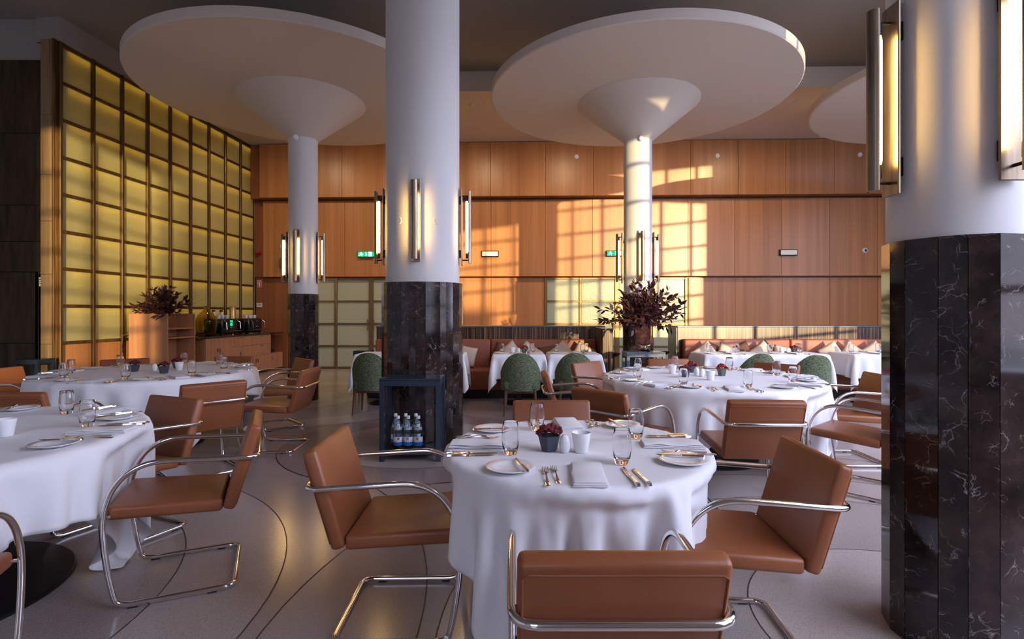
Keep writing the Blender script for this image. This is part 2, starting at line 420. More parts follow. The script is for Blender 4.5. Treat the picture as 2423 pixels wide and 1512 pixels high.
# ---- window front behind the viewer (real frames that cast the sun grid)
win = struct(link('window_1', None, None, WO, WB))     # local x = distance along the wall from WO
def Lw(Xw): return Xw/cos(WB)
a0, a1 = -6.2, 16.6
obj('sill_wall', MB().box(a0, a1, -.15, .15, 0, .95), M_plaster, win)
obj('lintel', MB().box(a0, a1, -.15, .15, 5.72, 6.0), M_plaster, win)
for p0, p1 in ((-6.4, -5.9), (Lw(-.75), Lw(2.75)), (Lw(4.66), Lw(5.0)), (Lw(7.55), Lw(7.9)), (15.6, 16.8)):  # the widest pier is added to hold daylight back from the foreground
    obj('pier', MB().box(p0, p1, -.15, .15, .95, 5.72), M_plaster, win)
obj('sun_stop_panel', MB().box(Lw(2.4), Lw(4.66), -.10, .10, 5.22, 5.72), M_plaster, win)  # unseen panel added to keep sun off the canopy rim
x = a0
while x < a1:
    obj('muntin', MB().box(x-.028, x+.028, -.03, .03, .95, 5.72), M_dark, win); x += .76
for k in range(1, 8):
    obj('muntin', MB().box(a0, a1, -.028, .028, .95+.585*k-.028, .95+.585*k+.028), M_dark, win)
# street, and unseen blocks added with gaps and heights that shape the sun patches
struct(obj('ground_street', MB().box(-60, 70, -70, 40, -.6, -.3), M_street))
UD = Vector((cos(SUN_AZ), sin(SUN_AZ), 0)); SDR = Vector((sin(SUN_AZ), -cos(SUN_AZ), 0))
def Xu(Xw): return 1.347*Xw-1.389
hs = [(-34, Xu(-1.86), 8.6), (Xu(-1.86), Xu(-.98), 3.5), (Xu(-.98), Xu(3.30), 8.6), (Xu(3.30), Xu(4.0), 4.9), (Xu(4.0), Xu(7.5), 3.55), (Xu(7.5), 44, 8.6)]
terr = thing('sun_blocker_row', 'unseen block row added across the street to shape the sun patches', 'houses', (0, 0, 0), SUN_AZ)
for u0, u1, h in hs:
    hb = obj('sun_blocker', MB().box(u0, u1, -25.5, -21.5, -.3, h), M_blocker, terr)
    obj('blocker_cap', MB().box(u0, u1, -25.6, -21.4, h, h+.12), M_dark, hb)
terr['kind'] = 'structure'; del terr['label']; del terr['category']

# ------------------------------------------------------------------ pillars
def strips(root, r, h, n_or_w, parent_name='marble_strip'):
    tot = sum(n_or_w); a = 0
    for wv in n_or_w:
        da = 2*pi*wv/tot; k = 3; g = .0012/r; mb = MB(); vs = []; fs = []
        # flat-faced strip (the pillar is faceted)
        p0 = (r*cos(a+g), r*sin(a+g)); p1 = (r*cos(a+da-g), r*sin(a+da-g)); q = (r-.03)/r
        mb.add([(p0[0], p0[1], 0), (p1[0], p1[1], 0), (p1[0]*q, p1[1]*q, 0), (p0[0]*q, p0[1]*q, 0),
                (p0[0], p0[1], h), (p1[0], p1[1], h), (p1[0]*q, p1[1]*q, h), (p0[0]*q, p0[1]*q, h)],
               [(3,2,1,0),(4,5,6,7),(0,1,5,4),(1,2,6,5),(2,3,7,6),(3,0,4,7)])
        obj(parent_name, mb, M_marble, root); a += da
    obj('grout_core', MB().lathe([(r-.022, 0), (r-.022, h-.004)], 48), M_grout, root, smooth=True)
M_grout = mat('grout', (.24, .20, .19), .8)
DISC_R, DISC_Z = 2.33, 4.75
def mushroom(loc, label, rs=.22, rm=.235, hm=1.665):
    t = thing('mushroom_column', label, 'column', (loc[0], loc[1], 0))
    strips(t, rm, hm, [1.0, 1.35, .8, 1.2, .9]*3)
    obj('shaft', MB().lathe([(rs, hm-.005), (rs, 4.10)], 48), M_plaster, t, smooth=True)
    obj('cone', MB().lathe([(rs+.001, 4.095), (.95, DISC_Z-.06), (.95, DISC_Z)], 64), M_disc, t, smooth=True, ang=30)
    obj('canopy_disc', MB().lathe([(.001, DISC_Z-.05), (.94, DISC_Z-.055), (DISC_R-.015, DISC_Z), (DISC_R, DISC_Z+.015), (DISC_R, DISC_Z+.125), (DISC_R-.1, DISC_Z+.14), (.001, DISC_Z+.14)], 128), M_disc, t, smooth=True, ang=30)
    obj('hanger', MB().lathe([(.5, DISC_Z+.13), (.5, UP)], 32), M_ceil, t, smooth=True)
    return t
PC = [(-3.30, 8.35, 'white mushroom column with marble foot beside the wooden sideboard'),
      (2.0, 8.4, 'white mushroom column with marble foot behind the pink glass vase'),
      (7.3, 8.25, 'white mushroom canopy disc partly hidden behind the big marble pillar'),
      (1.88, 2.25, 'marble clad pillar with large glowing sconces beside the small round table')]
for x, y, l in PC: mushroom((x, y), l, *( (.237, .252, 1.665) if y < 3 else (.22, .235, 1.665)))
mp = thing('pillar', 'thick white pillar clad in dark marble behind the bottle stand', 'pillar', (-.945, 5.6, 0))
strips(mp, .425, 1.675, [1.0, 1.5, .75, .9, 1.15, .85, .7]*4)
obj('shaft', MB().lathe([(.385, 1.67), (.385, UP)], 72), M_plaster, mp, smooth=True)
for a in (-60, -118):
    ca = radians(a); cap_ = obj('cover_cap', MB().lathe([(.0001, .008), (.034, .007), (.037, 0), (.037, -.02)], 24), M_plaster, mp, (0, 0, 0), smooth=True)
    cap_.matrix_local = RT((.386*cos(ca), .386*sin(ca), PZ(520, 5.2)), rx=0, ry=0) @ Matrix.Rotation(ca, 4, 'Z') @ Matrix.Rotation(pi/2, 4, 'Y')

# ---- sconces: local -y points away from the pillar
def sconce(loc, rz, label, group=None):
    t = thing('wall_sconce', label, 'sconce', loc, rz, group)
    obj('back_plate', MB().rbox(-.05, .05, -.034, -.022, 0, .81, .003, 1), M_nickel, t)
    for z in (.08, .65): obj('wall_mount', MB().rbox(-.03, .03, -.022, .03, z, z+.08, .003, 1), M_dark, t)
    for z in (.055, .735):
        obj('bracket', MB().tube([(0, -.034, z), (0, -.10, z)], .007, 8), M_dark, t, smooth=True)
    b = obj('light_tube', MB().lathe([(.0001, .13), (.011, .135), (.0135, .15), (.0135, .66), (.011, .675), (.0001, .68)], 14), M_lamp, t, (0, -.082, 0), smooth=True)
    for z in (.075, .68):
        obj('socket', MB().lathe([(.013, z), (.013, z+.055)], 12), M_dark, t, (0, -.082, 0), smooth=True)
    vs = []; fs = []; n = 12
    for k in range(n+1):
        a = pi+pi*k/n
        for r in (.031, .028):
            for z in (.02, .785): vs.append((r*cos(a), -.098+r*sin(a), z))
    for k in range(n):
        a = 4*k; b2 = a+4
        fs += [(a, b2, b2+1, a+1), (a+2, a+3, b2+3, b2+2), (a, a+2, b2+2, b2), (a+1, b2+1, b2+3, a+3)]
    fs += [(0, 1, 3, 2), (4*n, 4*n+2, 4*n+3, 4*n+1)]
    mb = MB(); mb.add(vs, fs); obj('shield', mb, M_nickel, t, smooth=True)
    return t
def sconces(cx, cy, r, z, dirs, what):
    for d in dirs:
        rz, side = {'-Y': (0, 'facing away from the banquettes'), '-X': (-pi/2, 'on the sideboard side'), '+X': (pi/2, 'on the side away from the sideboard')}[d]
        nx, ny = {'-Y': (0, -1), '-X': (-1, 0), '+X': (1, 0)}[d]
        sconce((cx+nx*r, cy+ny*r, z), rz, 'metal tube sconce %s, %s' % (what, side))
sconces(-.945, 5.6, .385, 1.87, ('-Y', '-X', '+X'), 'on the thick pillar')
sconces(-3.30, 8.35, .22, 1.84, ('-Y', '-X', '+X'), 'on the column by the sideboard')
sconces(2.0, 8.4, .22, 1.84, ('-Y', '-X', '+X'), 'on the column behind the vase')
sconces(1.88, 2.25, .237, 1.86, ('-Y', '-X'), 'on the marble pillar by small table')

# ------------------------------------------------------------------ small fixtures on walls and ceiling
def bwM(px, py, off=.15):
    X = pxX(px, off); Y = bwy(X, off); return X, Y, CH-(py-HZ)/F*Y
def exit_sign(px, py, label):
    X, Y, Z = bwM(px, py); t = thing('exit_sign', label, 'sign', (X, Y, Z), BANG)
    obj('housing', MB().rbox(-.215, .215, -.07, 0, -.072, .072, .006, 1), M_dark, t)
    obj('sign_face', MB().box(-.20, .20, -.074, -.069, -.06, .06), M_exit, t)
    mb = MB()
    def P(pts): mb.poly(pts, -.078, -.0735)
    P([(-.115+.012*cos(a*pi/4), .042+.012*sin(a*pi/4)) for a in range(8)])
    P([(-.125, .028), (-.10, .028), (-.112, -.012), (-.14, -.012)])
    P([(-.10, .026), (-.085, .004), (-.06, .002), (-.06, -.008), (-.092, -.008), (-.112, .016)])
    P([(-.125, .028), (-.16, .018), (-.165, -.002), (-.155, -.003), (-.148, .010), (-.118, .016)])
    P([(-.140, -.010), (-.112, -.010), (-.085, -.028), (-.092, -.055), (-.105, -.055), (-.10, -.032), (-.135, -.022)])
    P([(-.140, -.008), (-.125, -.020), (-.150, -.040), (-.182, -.040), (-.182, -.030), (-.155, -.028)])
    P([(-.008, .045), (.012, .045), (.012, -.015), (.026, -.015), (.002, -.05), (-.022, -.015), (-.008, -.015)])
    P([(.06, .055), (.145, .055), (.145, -.055), (.065, -.055)])
    obj('pictogram', mb, M_exitw, t)
exit_sign(868, 602, 'green exit sign with running figure between thick pillar and sideboard column')
exit_sign(1455, 600, 'green exit sign with running figure beside the column behind the vase')
for px, py, l in ((1160, 601, 'white emergency light box on wood wall beside the thick pillar'), (1864, 598, 'white emergency light box on the plain right wood panels')):
    X, Y, Z = bwM(px, py); t = thing('emergency_light', l.replace('plain right ', 'unlit '), 'light box', (X, Y, Z), BANG)
    obj('housing', MB().rbox(-.21, .21, -.06, 0, -.075, .075, .006, 1), M_dark, t)
    obj('diffuser', MB().rbox(-.19, .19, -.066, -.058, -.055, .055, .004, 1), M_white, t)
X, Y, Z = bwM(2046, 593); t = thing('security_camera', 'small white dome camera on the back wood wall', 'camera', (X, Y, Z), BANG)
obj('housing', MB().lathe([(.001, .05), (.045, .05), (.062, .03), (.065, 0)], 24, RT(rx=pi/2)), M_white, t, smooth=True)
obj('lens', MB().lathe([(.001, .075), (.02, .07), (.032, .05)], 20, RT(rx=pi/2)), M_black_gloss, t, smooth=True)
for px, py, w_ in ((1364, 371, 'above the sunlit wall panels'), (1697, 369, 'added unseen above the plain wall panels'), (2034, 366, 'near the big marble pillar')):
    X, Y, Z = bwM(px, py, .34); o = obj('wall_speaker', MB().lathe([(.001, .035), (.045, .03), (.056, .015), (.058, 0)], 24, RT(rx=pi/2)), M_white, None, (X, Y, Z), BANG, smooth=True)
    tag(o, 'round white spot on the top row of wood panels '+w_, 'wall fitting')
for (cx, cy, w_) in ((-3.3, 8.35, 'sideboard column'), (2.0, 8.4, 'column behind the vase')):
    o = obj('detector', MB().lathe([(.001, .07), (.03, .062), (.045, .035), (.045, 0)], 20, RT(rx=pi/2)), M_white, None, (cx-.03 if cx < 0 else cx-.01, cy-.205, 4.07), 0, smooth=True)
    tag(o, 'small round white detector at the neck of the '+w_, 'detector')
sp_l = {-.8: 'beside the thick pillar', 5.5: 'between two canopy discs', -5.0: 'added unseen near the glass partition', -2.9: 'added unseen above the exit sign beyond thick pillar', 1.3: 'added unseen above the vase side doors', 3.4: 'added unseen above the plain wall panels'}
for X, w_ in sp_l.items():  # spots hidden behind the discs are added to warm the back wall
    t = thing('ceiling_spot', 'small round spotlight in the low ceiling '+w_, 'spotlight', (X, 10.4-.03*X, SOF))
    obj('trim_ring', MB().lathe([(.045, -.035), (.05, -.03), (.06, 0)], 24), M_soffit, t, smooth=True)
    obj('lens', MB().lathe([(.001, -.03), (.044, -.034)], 24), M_white, t, smooth=True)
    ld = bpy.data.lights.new('spot_beam', 'SPOT'); ld.energy = 170; ld.color = (1.0, .74, .46); ld.spot_size = radians(150); ld.spot_blend = 1.0; ld.shadow_soft_size = .12
    lo = bpy.data.objects.new('spot_beam', ld); C.objects.link(lo); lo.parent = t; lo.location = (0, 0, -.06); lo.rotation_euler = (radians(22), 0, 0)
# left end of the back wall
X, Y, Z = bwM(613, 598, .05); t = thing('alarm_sounder', 'red fire alarm sounder on the wall end by the glass partition', 'alarm', (X, Y, Z), BANG)
obj('base_plate', MB().lathe([(.055, 0), (.055, .02)], 20, RT(rx=pi/2)), M_red, t, smooth=True)
obj('dome', MB().lathe([(.001, .11), (.03, .105), (.05, .07), (.055, .02)], 20, RT(rx=pi/2)), M_red, t, smooth=True)
X, Y, Z = bwM(614, 672, .05); t = thing('extinguisher_sign', 'red sign with white fire extinguisher on the wall end', 'sign', (X, Y, Z), BANG)
obj('sign_plate', MB().rbox(-.05, .05, -.012, 0, -.085, .085, .002, 1), M_white, t)
obj('red_field', MB().box(-.04, .04, -.0135, -.012, -.072, .072), M_signred, t)
obj('pictogram', MB().poly([(-.012, -.055), (.018, -.055), (.018, .02), (.010, .035), (.010, .055), (-.004, .055), (-.004, .035), (-.012, .02)], -.015, -.0135)
    .poly([(-.004, .055), (-.03, .04), (-.034, .0), (-.027, .0), (-.024, .035), (-.004, .046)], -.015, -.0135), M_lab, t)
X, Y, Z = bwM(614, 722, .05); t = thing('notice_sign', 'small white notice with dark symbols on the wall end', 'sign', (X, Y, Z), BANG)
obj('sign_plate', MB().rbox(-.07, .07, -.012, 0, -.05, .05, .002, 1), M_white, t)
obj('header', MB().box(-.058, .058, -.0135, -.012, .022, .036), M_dark, t)
obj('red_symbol', MB().box(-.062, -.034, -.0135, -.012, -.032, -.028).box(-.062, -.058, -.0135, -.012, -.028, .012).box(-.062, -.034, -.0135, -.012, .010, .014).box(-.038, -.034, -.0135, -.012, -.028, .010), M_signred, t)
mb = MB()
for k in range(4):
    x0 = -.022+k*.022; mb.box(x0, x0+.004, -.0135, -.012, -.022, .008); mb.box(x0+.010, x0+.014, -.0135, -.012, -.022, .008)
    if k % 2 == 0: mb.box(x0+.004, x0+.010, -.0135, -.012, -.008, -.004)
    else: mb.box(x0+.004, x0+.010, -.0135, -.012, .004, .008)
obj('symbols', mb, M_dark, t)
X, Y, Z = bwM(672, 583); o = obj('wall_bell', MB().lathe([(.001, .05), (.05, .048), (.085, .03), (.09, 0)], 28, RT(rx=pi/2)), M_white, None, (X, Y, Z), BANG, smooth=True)
tag(o, 'round white wall bell half hidden behind the sideboard column', 'bell')
X, Y, Z = bwM(675, 623); t = thing('wall_box', 'dark rounded box on the wall behind the sideboard column', 'wall box', (X, Y, Z), BANG)
obj('case', MB().rbox(-.11, .11, -.09, 0, -.13, .13, .03, 3), M_frame, t, smooth=True)
obj('hook', MB().tube([(0, -.03, .13), (0, -.03, .2)], .012, 8), M_white, t)

# ------------------------------------------------------------------ banquettes
def banquette(x0, x1, joints, label, dl, dx0, dx1):
    t = thing('banquette', label, 'banquette', ((x0+x1)/2, 8.75, 0)); xc = (x0+x1)/2
    e = [x0]+joints+[x1]
    for a, b in zip(e[:-1], e[1:]):
        obj('seat_cushion', MB().rbox(a-xc+.004, b-xc-.004, -.36, .24, .14, .46, .03, 3), M_banq, t, smooth=True)
        obj('back_cushion', MB().rbox(a-xc+.004, b-xc-.004, .20, .34, .42, .925, .03, 3), M_banq, t, smooth=True)
    obj('plinth', MB().box(x0-xc+.01, x1-xc-.01, -.28, .32, 0, .14), M_dark, t)
    d = thing('divider', dl, 'divider', ((dx0+dx1)/2, 9.3, 0)); c2 = (dx0+dx1)/2
    obj('panel', MB().rbox(dx0-c2, dx1-c2, -.18, .3, 0, 1.125, .004, 1), M_zeb, d)
    obj('top_cap', MB().rbox(dx0-c2-.01, dx1-c2+.01, -.19, .31, 1.125, 1.145, .003, 1), M_grey, d)
    return d
d1 = banquette(-2.32, 1.43, [-.36], 'long cognac leather banquette between thick pillar and the vase', 'striped dark veneer divider behind the banquette by the thick pillar', -2.34, 1.60)
obj('end_panel', MB().rbox(1.435+.37, 1.60+.37, -.95, -.18, 0, 1.125, .004, 1), M_zeb, d1)
d2 = banquette(2.92, 6.6, [4.72], 'long cognac leather banquette beside grey-blue divider end', 'striped dark veneer divider with grey-blue end beside the vase', 2.86, 6.62)
obj('end_cladding', MB().rbox(2.835-4.74, 2.862-4.74, -.17, .30, 0, 1.12, .003, 1), M_grey, d2)

def cushion_mesh(s, m):
    n = 10; vs = []; fs = []
    for side in (1, -1):
        for i in range(n+1):
            for j in range(n+1):
                u, v = 2*i/n-1, 2*j/n-1
                h = .062*((1-u*u)*(1-v*v))**.42
                k = 1-.07*(1-abs(u*v))
                vs.append((u*s/2*(1-.06*(1-v*v)), side*h, v*s/2*(1-.06*(1-u*u))))
    k = (n+1)*(n+1)
    for i in range(n):
        for j in range(n):
            a = i*(n+1)+j; fs.append((a, a+1, a+n+2, a+n+1)); fs.append((k+a, k+a+n+1, k+a+n+2, k+a+1))
    mb = MB(); mb.add(vs, fs)
    me = mb.mesh('cushion', m, True, 180); bm = bmesh.new(); bm.from_mesh(me); bmesh.ops.remove_doubles(bm, verts=bm.verts, dist=.0005); bm.to_mesh(me); bm.free(); return me
cb, cbr = cushion_mesh(.34, M_beige), cushion_mesh(.34, M_brownc)
ORD = ['first', 'second', 'third', 'fourth', 'fifth', 'sixth', 'seventh', 'eighth', 'ninth']; cnt = {}
for i, (px, kind, ro) in enumerate(((1103, 0, 12), (1190, 1, 20), (1208, 0, -38), (1250, 0, 35), (1300, 1, -10), (1328, 0, -40), (1378, 0, 30), (1667, 0, -35), (1692, 1, 25), (1717, 0, 20), (1760, 1, -30), (1800, 0, -38), (1818, 1, 40), (1848, 0, 12), (1962, 0, -32), (2010, 0, 35), (2062, 0, -32))):
    o = link('cushion', cbr if kind else cb); y = 8.86 if kind else 8.74
    o.matrix_local = RT((PX(px, 8.8), y, .46+.17*(abs(cos(radians(ro)))+abs(sin(radians(ro))))*.97), rx=-.18, ry=radians(ro), rz=random.uniform(-.12, .12))
    bside = 'by the thick pillar' if px < 1500 else 'beside the grey-blue divider'
    kk = (kind, px < 1500); cnt[kk] = cnt.get(kk, -1)+1
    tag(o, '%s scatter cushion, %s of its colour from the %s' % ('dark brown' if kind else 'beige linen', ORD[cnt[kk]], 'thick pillar' if px < 1500 else 'grey-blue divider end'), 'cushion', ('brown' if kind else 'beige')+' cushions on banquette '+bside)

# ------------------------------------------------------------------ tablecloths and tables
def drape(shape, size, S_, n, rot, chairs=(), ztop=.760, steps=170, iters=14, seed=1, limit=.0):
    """square linen cloth relaxed over the table top (position based dynamics), local to the table centre"""
    rng = np.random.RandomState(seed); Sx, Sy = S_ if isinstance(S_, tuple) else (S_, S_)
    gx = np.linspace(-Sx/2, Sx/2, n); gy = np.linspace(-Sy/2, Sy/2, n); X, Y = np.meshgrid(gx, gy, indexing='ij')
    c, s_ = cos(rot), sin(rot); P = np.stack([X*c-Y*s_, X*s_+Y*c, np.full_like(X, ztop+.002)], -1); P[..., 2] += rng.rand(n, n)*.002
    V = np.zeros_like(P); hx, hy = gx[1]-gx[0], gy[1]-gy[0]; hd = sqrt(hx*hx+hy*hy)
    def cons(A, B, r, k):
        d = P[B]-P[A]; l = np.sqrt((d*d).sum(-1, keepdims=True))+1e-9; q = d*(k*.5*(l-r)/l); P[A] += q; P[B] -= q
    sl = slice; pairs = []
    for o in (0, 1):
        pairs.append(((sl(o, n-1, 2), sl(None)), (sl(o+1, n, 2), sl(None)), hx, 1.0)); pairs.append(((sl(None), sl(o, n-1, 2)), (sl(None), sl(o+1, n, 2)), hy, 1.0))
    def cut(A, B):   # equal lengths
        return A, B
    for o in (0, 1):
        m_ = len(range(o+1, n, 2))
        pairs.append(((sl(o, o+2*m_, 2), sl(0, n-1)), (sl(o+1, n, 2), sl(1, n)), hd, .25)); pairs.append(((sl(o, o+2*m_, 2), sl(1, n)), (sl(o+1, n, 2), sl(0, n-1)), hd, .25))
    for o in range(4):
        m_ = len(range(o+2, n, 4)); pairs.append(((sl(o, o+4*m_, 4), sl(None)), (sl(o+2, n, 4), sl(None)), 2*hx, .22)); pairs.append(((sl(None), sl(o, o+4*m_, 4)), (sl(None), sl(o+2, n, 4)), 2*hy, .22))
    def collide(P0):
        r = np.sqrt(P[..., 0]**2+P[..., 1]**2)
        ins = (r < size) if shape == 'round' else ((np.abs(P[..., 0]) < size[0]) & (np.abs(P[..., 1]) < size[1]))
        was = P0[..., 2] >= ztop-.006; band = ins & (P[..., 2] < ztop) & (P[..., 2] > ztop-.06)
        top = band & was; out = band & ~was
        P[..., 2][top] = ztop
        P[..., 0][top] = P0[..., 0][top]*.85+P[..., 0][top]*.15; P[..., 1][top] = P0[..., 1][top]*.85+P[..., 1][top]*.15
        if shape == 'round':
            k = (size/(r+1e-9))[out]; P[..., 0][out] *= k; P[..., 1][out] *= k
        else:
            ax = np.abs(P[..., 0])/size[0] > np.abs(P[..., 1])/size[1]; a_ = out & ax; b_ = out & ~ax
            P[..., 0][a_] = np.sign(P[..., 0][a_])*size[0]; P[..., 1][b_] = np.sign(P[..., 1][b_])*size[1]
        for (cx, cy, fx, fy) in chairs:
            lx = (P[..., 0]-cx)*fy-(P[..., 1]-cy)*fx; ly = (P[..., 0]-cx)*fx+(P[..., 1]-cy)*fy
            hit = (np.abs(lx) < .285) & (ly < .335) & (ly > -.1) & (P[..., 2] < .69) & (r > limit)
            dpt = np.minimum(.335-ly, .02)
            P[..., 0][hit] += (fx*dpt)[hit]; P[..., 1][hit] += (fy*dpt)[hit]
        np.maximum(P[..., 2], .012, out=P[..., 2])
    dt = 1/50
    for st in range(steps):
        P0 = P.copy(); V[..., 2] -= 9.8*dt; V *= .965; P += V*dt
        for it in range(iters):
            for A, B, r_, k in pairs: cons(A, B, r_, k)
            if it % 3 == 2: collide(P0)
        collide(P0); V = (P-P0)/dt
        sp = np.sqrt((V*V).sum(-1, keepdims=True)); V *= np.minimum(1, 2.5/(sp+1e-9))
    vs = P.reshape(-1, 3); fs = [(i*n+j, (i+1)*n+j, (i+1)*n+j+1, i*n+j+1) for i in range(n-1) for j in range(n-1)]
    mb = MB(); mb.v = [tuple(p) for p in vs.tolist()]; mb.f = fs
    return mb.mesh('tablecloth', M_cloth, True, 180)
def put_cloth(me, loc, label):
    o = link('tablecloth', me, None, loc); tag(o, label, 'tablecloth')
    m_ = o.modifiers.new('smooth', 'SUBSURF'); m_.levels = 1; m_.render_levels = 1
    m2 = o.modifiers.new('thickness', 'SOLIDIFY'); m2.thickness = .0012; m2.offset = 1
    return o
def round_table(cx, cy, R, label, br=.48):
    t = thing('round_table', label, 'table', (cx, cy, 0))
    obj('table_top', MB().lathe([(.001, .722), (R-.05, .722), (R-.045, .727), (R-.045, .746), (R-.05, .751), (.001, .751)], 96), M_walnut, t, smooth=True, ang=30)
    obj('pedestal', MB().rbox(-.06, .06, -.06, .06, .02, .725, .006, 1), M_base, t)
    obj('base_plate', MB().lathe([(.001, 0), (br, 0), (br, .012), (br-.01, .02), (.09, .026), (.001, .026)], 64), M_base, t, smooth=True, ang=30)
T1, T2, T3, T4 = (.29, 2.40, .60), (1.86, 5.0, 1.0), (-3.75, 5.5, 1.0), (-2.86, 2.5, .96)

# ------------------------------------------------------------------ cantilever armchairs
def fillet(pts, radii, n=6):
    out = []; m = len(pts)
    for i in range(m):
        p = Vector(pts[i]); r = radii[i]
        if r <= 0: out.append(p); continue
        a = (Vector(pts[i-1])-p); b = (Vector(pts[(i+1) % m])-p); ra = min(r, a.length*.49); rb = min(r, b.length*.49)
        A = p+a.normalized()*ra; B = p+b.normalized()*rb
        for k in range(n+1):
            t = k/n; q = A.lerp(p, t).lerp(p.lerp(B, t), t); out.append(q*.9+(A.lerp(B, t)*.1))
    return out
def leg_pts():
    ctrl = [(.275, .07), (.292, .16), (.307, .27), (.315, .38), (.308, .47), (.282, .55), (.238, .61), (.180, .648), (.115, .664), (.05, .663)]
    return ctrl
def build_chair():
    W = .262; side = leg_pts(); pts = []; rad = []
    def put(p, r): pts.append(p); rad.append(r)
    put((W, -.215, .017), .055); put((W, .258, .017), .06)
    for y, z in side: put((W, y, z), .028)
    put((W, -.325, .640), .06); put((-W, -.325, .640), .06)
    for y, z in reversed(side): put((-W, y, z), .028)
    put((-W, .258, .017), .06); put((-W, -.215, .017), .055)
    t = thing('cantilever_chair', 'chair', 'chair')
    fm = MB().tube(fillet(pts, rad, 5), .0128, 10, True)
    obj('frame', fm, M_chrome, t, smooth=True, ang=180)
    for s in (-1, 1):
        for y in (-.12, .20): obj('glide', MB().rbox(s*W-.009, s*W+.009, y-.02, y+.02, 0, .008, .002, 1), M_black, t)
    Ms = RT((0, .07, .425), rx=radians(3.2))
    obj('seat', MB().rbox(-.245, .245, -.235, .235, -.03, .032, .018, 3, Ms), M_leather, t, smooth=True, ang=60)
    lean = radians(17)
    Mb_ = RT((0, -.168, .395), rx=lean)
    b = obj('backrest', MB().rbox(-.25, .25, -.05, .008, 0, .425, .018, 3, Mb_), M_leather, t, smooth=True, ang=60)
    obj('piping', MB().tube([tuple(Mb_ @ Vector(p)) for p in ((-.238, -.0505, .03), (-.238, -.0505, .385), (-.225, -.0505, .395), (.225, -.0505, .395), (.238, -.0505, .385), (.238, -.0505, .03))], .0028, 6), M_leather, b, smooth=True)
    for s_ in (-1, 1): obj('bolt', MB().tube([(s_*W, .29, .432), (s_*.235, .29, .432)], .007, 8), M_chrome, t)
    return t
chair0 = build_chair(); used = [False]
CH_LIST = []
def chair(x, y, fx, fy, label):
    rz = atan2(-fx, fy)
    if not used[0]:
        used[0] = True; o = chair0; o.location = (x, y, 0); o.rotation_euler = (0, 0, rz); o['label'] = label
    else: o = dup(chair0, (x, y, 0), rz, label)
    l = sqrt(fx*fx+fy*fy); CH_LIST.append((x, y, fx/l, fy/l)); return o
K = 'cognac leather cantilever armchair '
# small round table
chair(.262, 1.545, .0, 1.0, K+'turned away at the small table, before the folded napkin')
chair(-.53, 2.42, 1.0, .02, K+'at the small table beside the bottle stand')
chair(.945, 2.22, -1.0, .06, K+'at the small table beside the marble pillar')
chair(.255, 3.13, 0, -1, K+'at the small table, side nearest the green chairs')
# large table before the banquettes
chair(1.67, 3.74, .05, 1, K+'turned away, between the small and large table')
chair(.86, 4.10, .73, .68, K+'angled at the large table beside thick pillar side')
chair(.62, 5.0, 1, 0, K+'seen edge-on at large table, before a green chair')
chair(1.07, 5.93, .68, -.73, K+'facing the window at large table, by vase stand')
chair(1.93, 6.28, -.05, -1, K+'behind the red flower pots, before the vase stand')
chair(2.76, 5.78, -.76, -.64, K+'at large table, before the green chairs of the striped banquette')
chair(3.13, 4.92, -1, .03, K+'at large table, its back half behind the marble pillar')
chair(2.72, 4.08, -.66, .75, K+'side-on at large table with sled base beside marble pillar')
# large table before the sideboard
chair(-2.66, 4.53, -.74, .67, K+'turned away at the sideboard table with long chrome rail')
chair(-2.36, 5.38, -1, -.02, K+'side-on at the sideboard table, before the marble column')
chair(-2.83, 6.42, -.72, -.69, K+'at the sideboard table right against the marble column')
chair(-3.66, 6.65, 0, -1, K+'behind the sideboard table, before the drawers')
chair(-4.62, 6.33, .62, -.78, K+'behind the sideboard table, before the tall cabinet')
chair(-4.98, 5.42, 1, -.05, K+'sunlit orange at the sideboard table by bronze wall')
chair(-3.60, 4.07, -.05, 1, K+'turned away at the sideboard table, sun on its top')
# large table cut by the picture edge
chair(-1.68, 2.765, -.91, -.41, K+'side-on with complete sled base on the open floor')
chair(-2.40, 3.30, -.40, -.92, K+'facing the window, between the two big white tables')
chair(-2.02, 1.63, -.30, .95, K+'of which only chrome arm and seat corner show')

def pushes(T):
    out = []
    for (x, y, fx, fy) in CH_LIST:
        dx, dy = x-T[0], y-T[1]
        if sqrt(dx*dx+dy*dy) < T[2]+.6 and (dx*fx+dy*fy) < 0: out.append((dx, dy, fx, fy))
    return out
TB = [(T1, 'small round pedestal table under a white cloth, laid for four', .36, 'white cloth on the small round table', 1.70, 64, 12),
      (T2, 'large round pedestal table under white cloth before the banquettes', .44, 'white cloth on the large table with bright red flowers', 2.44, 64, 8),
      (T3, 'large round pedestal table under white cloth before the sideboard', .48, 'white cloth on the large table before the sideboard', 2.46, 60, -2),
      (T4, 'large round pedestal table under white cloth beside lone side-on chair', .62, 'white cloth on the big table beside the lone side-on chair', 2.46, 64, -19)]
for T, tl, br, cl, S_, n_, rot in TB:
    round_table(T[0], T[1], T[2], tl, br)
    put_cloth(drape('round', T[2], S_, n_, radians(rot), pushes(T), limit=T[2]-(.035 if T[2] < .8 else .14)), (T[0], T[1], 0), cl)

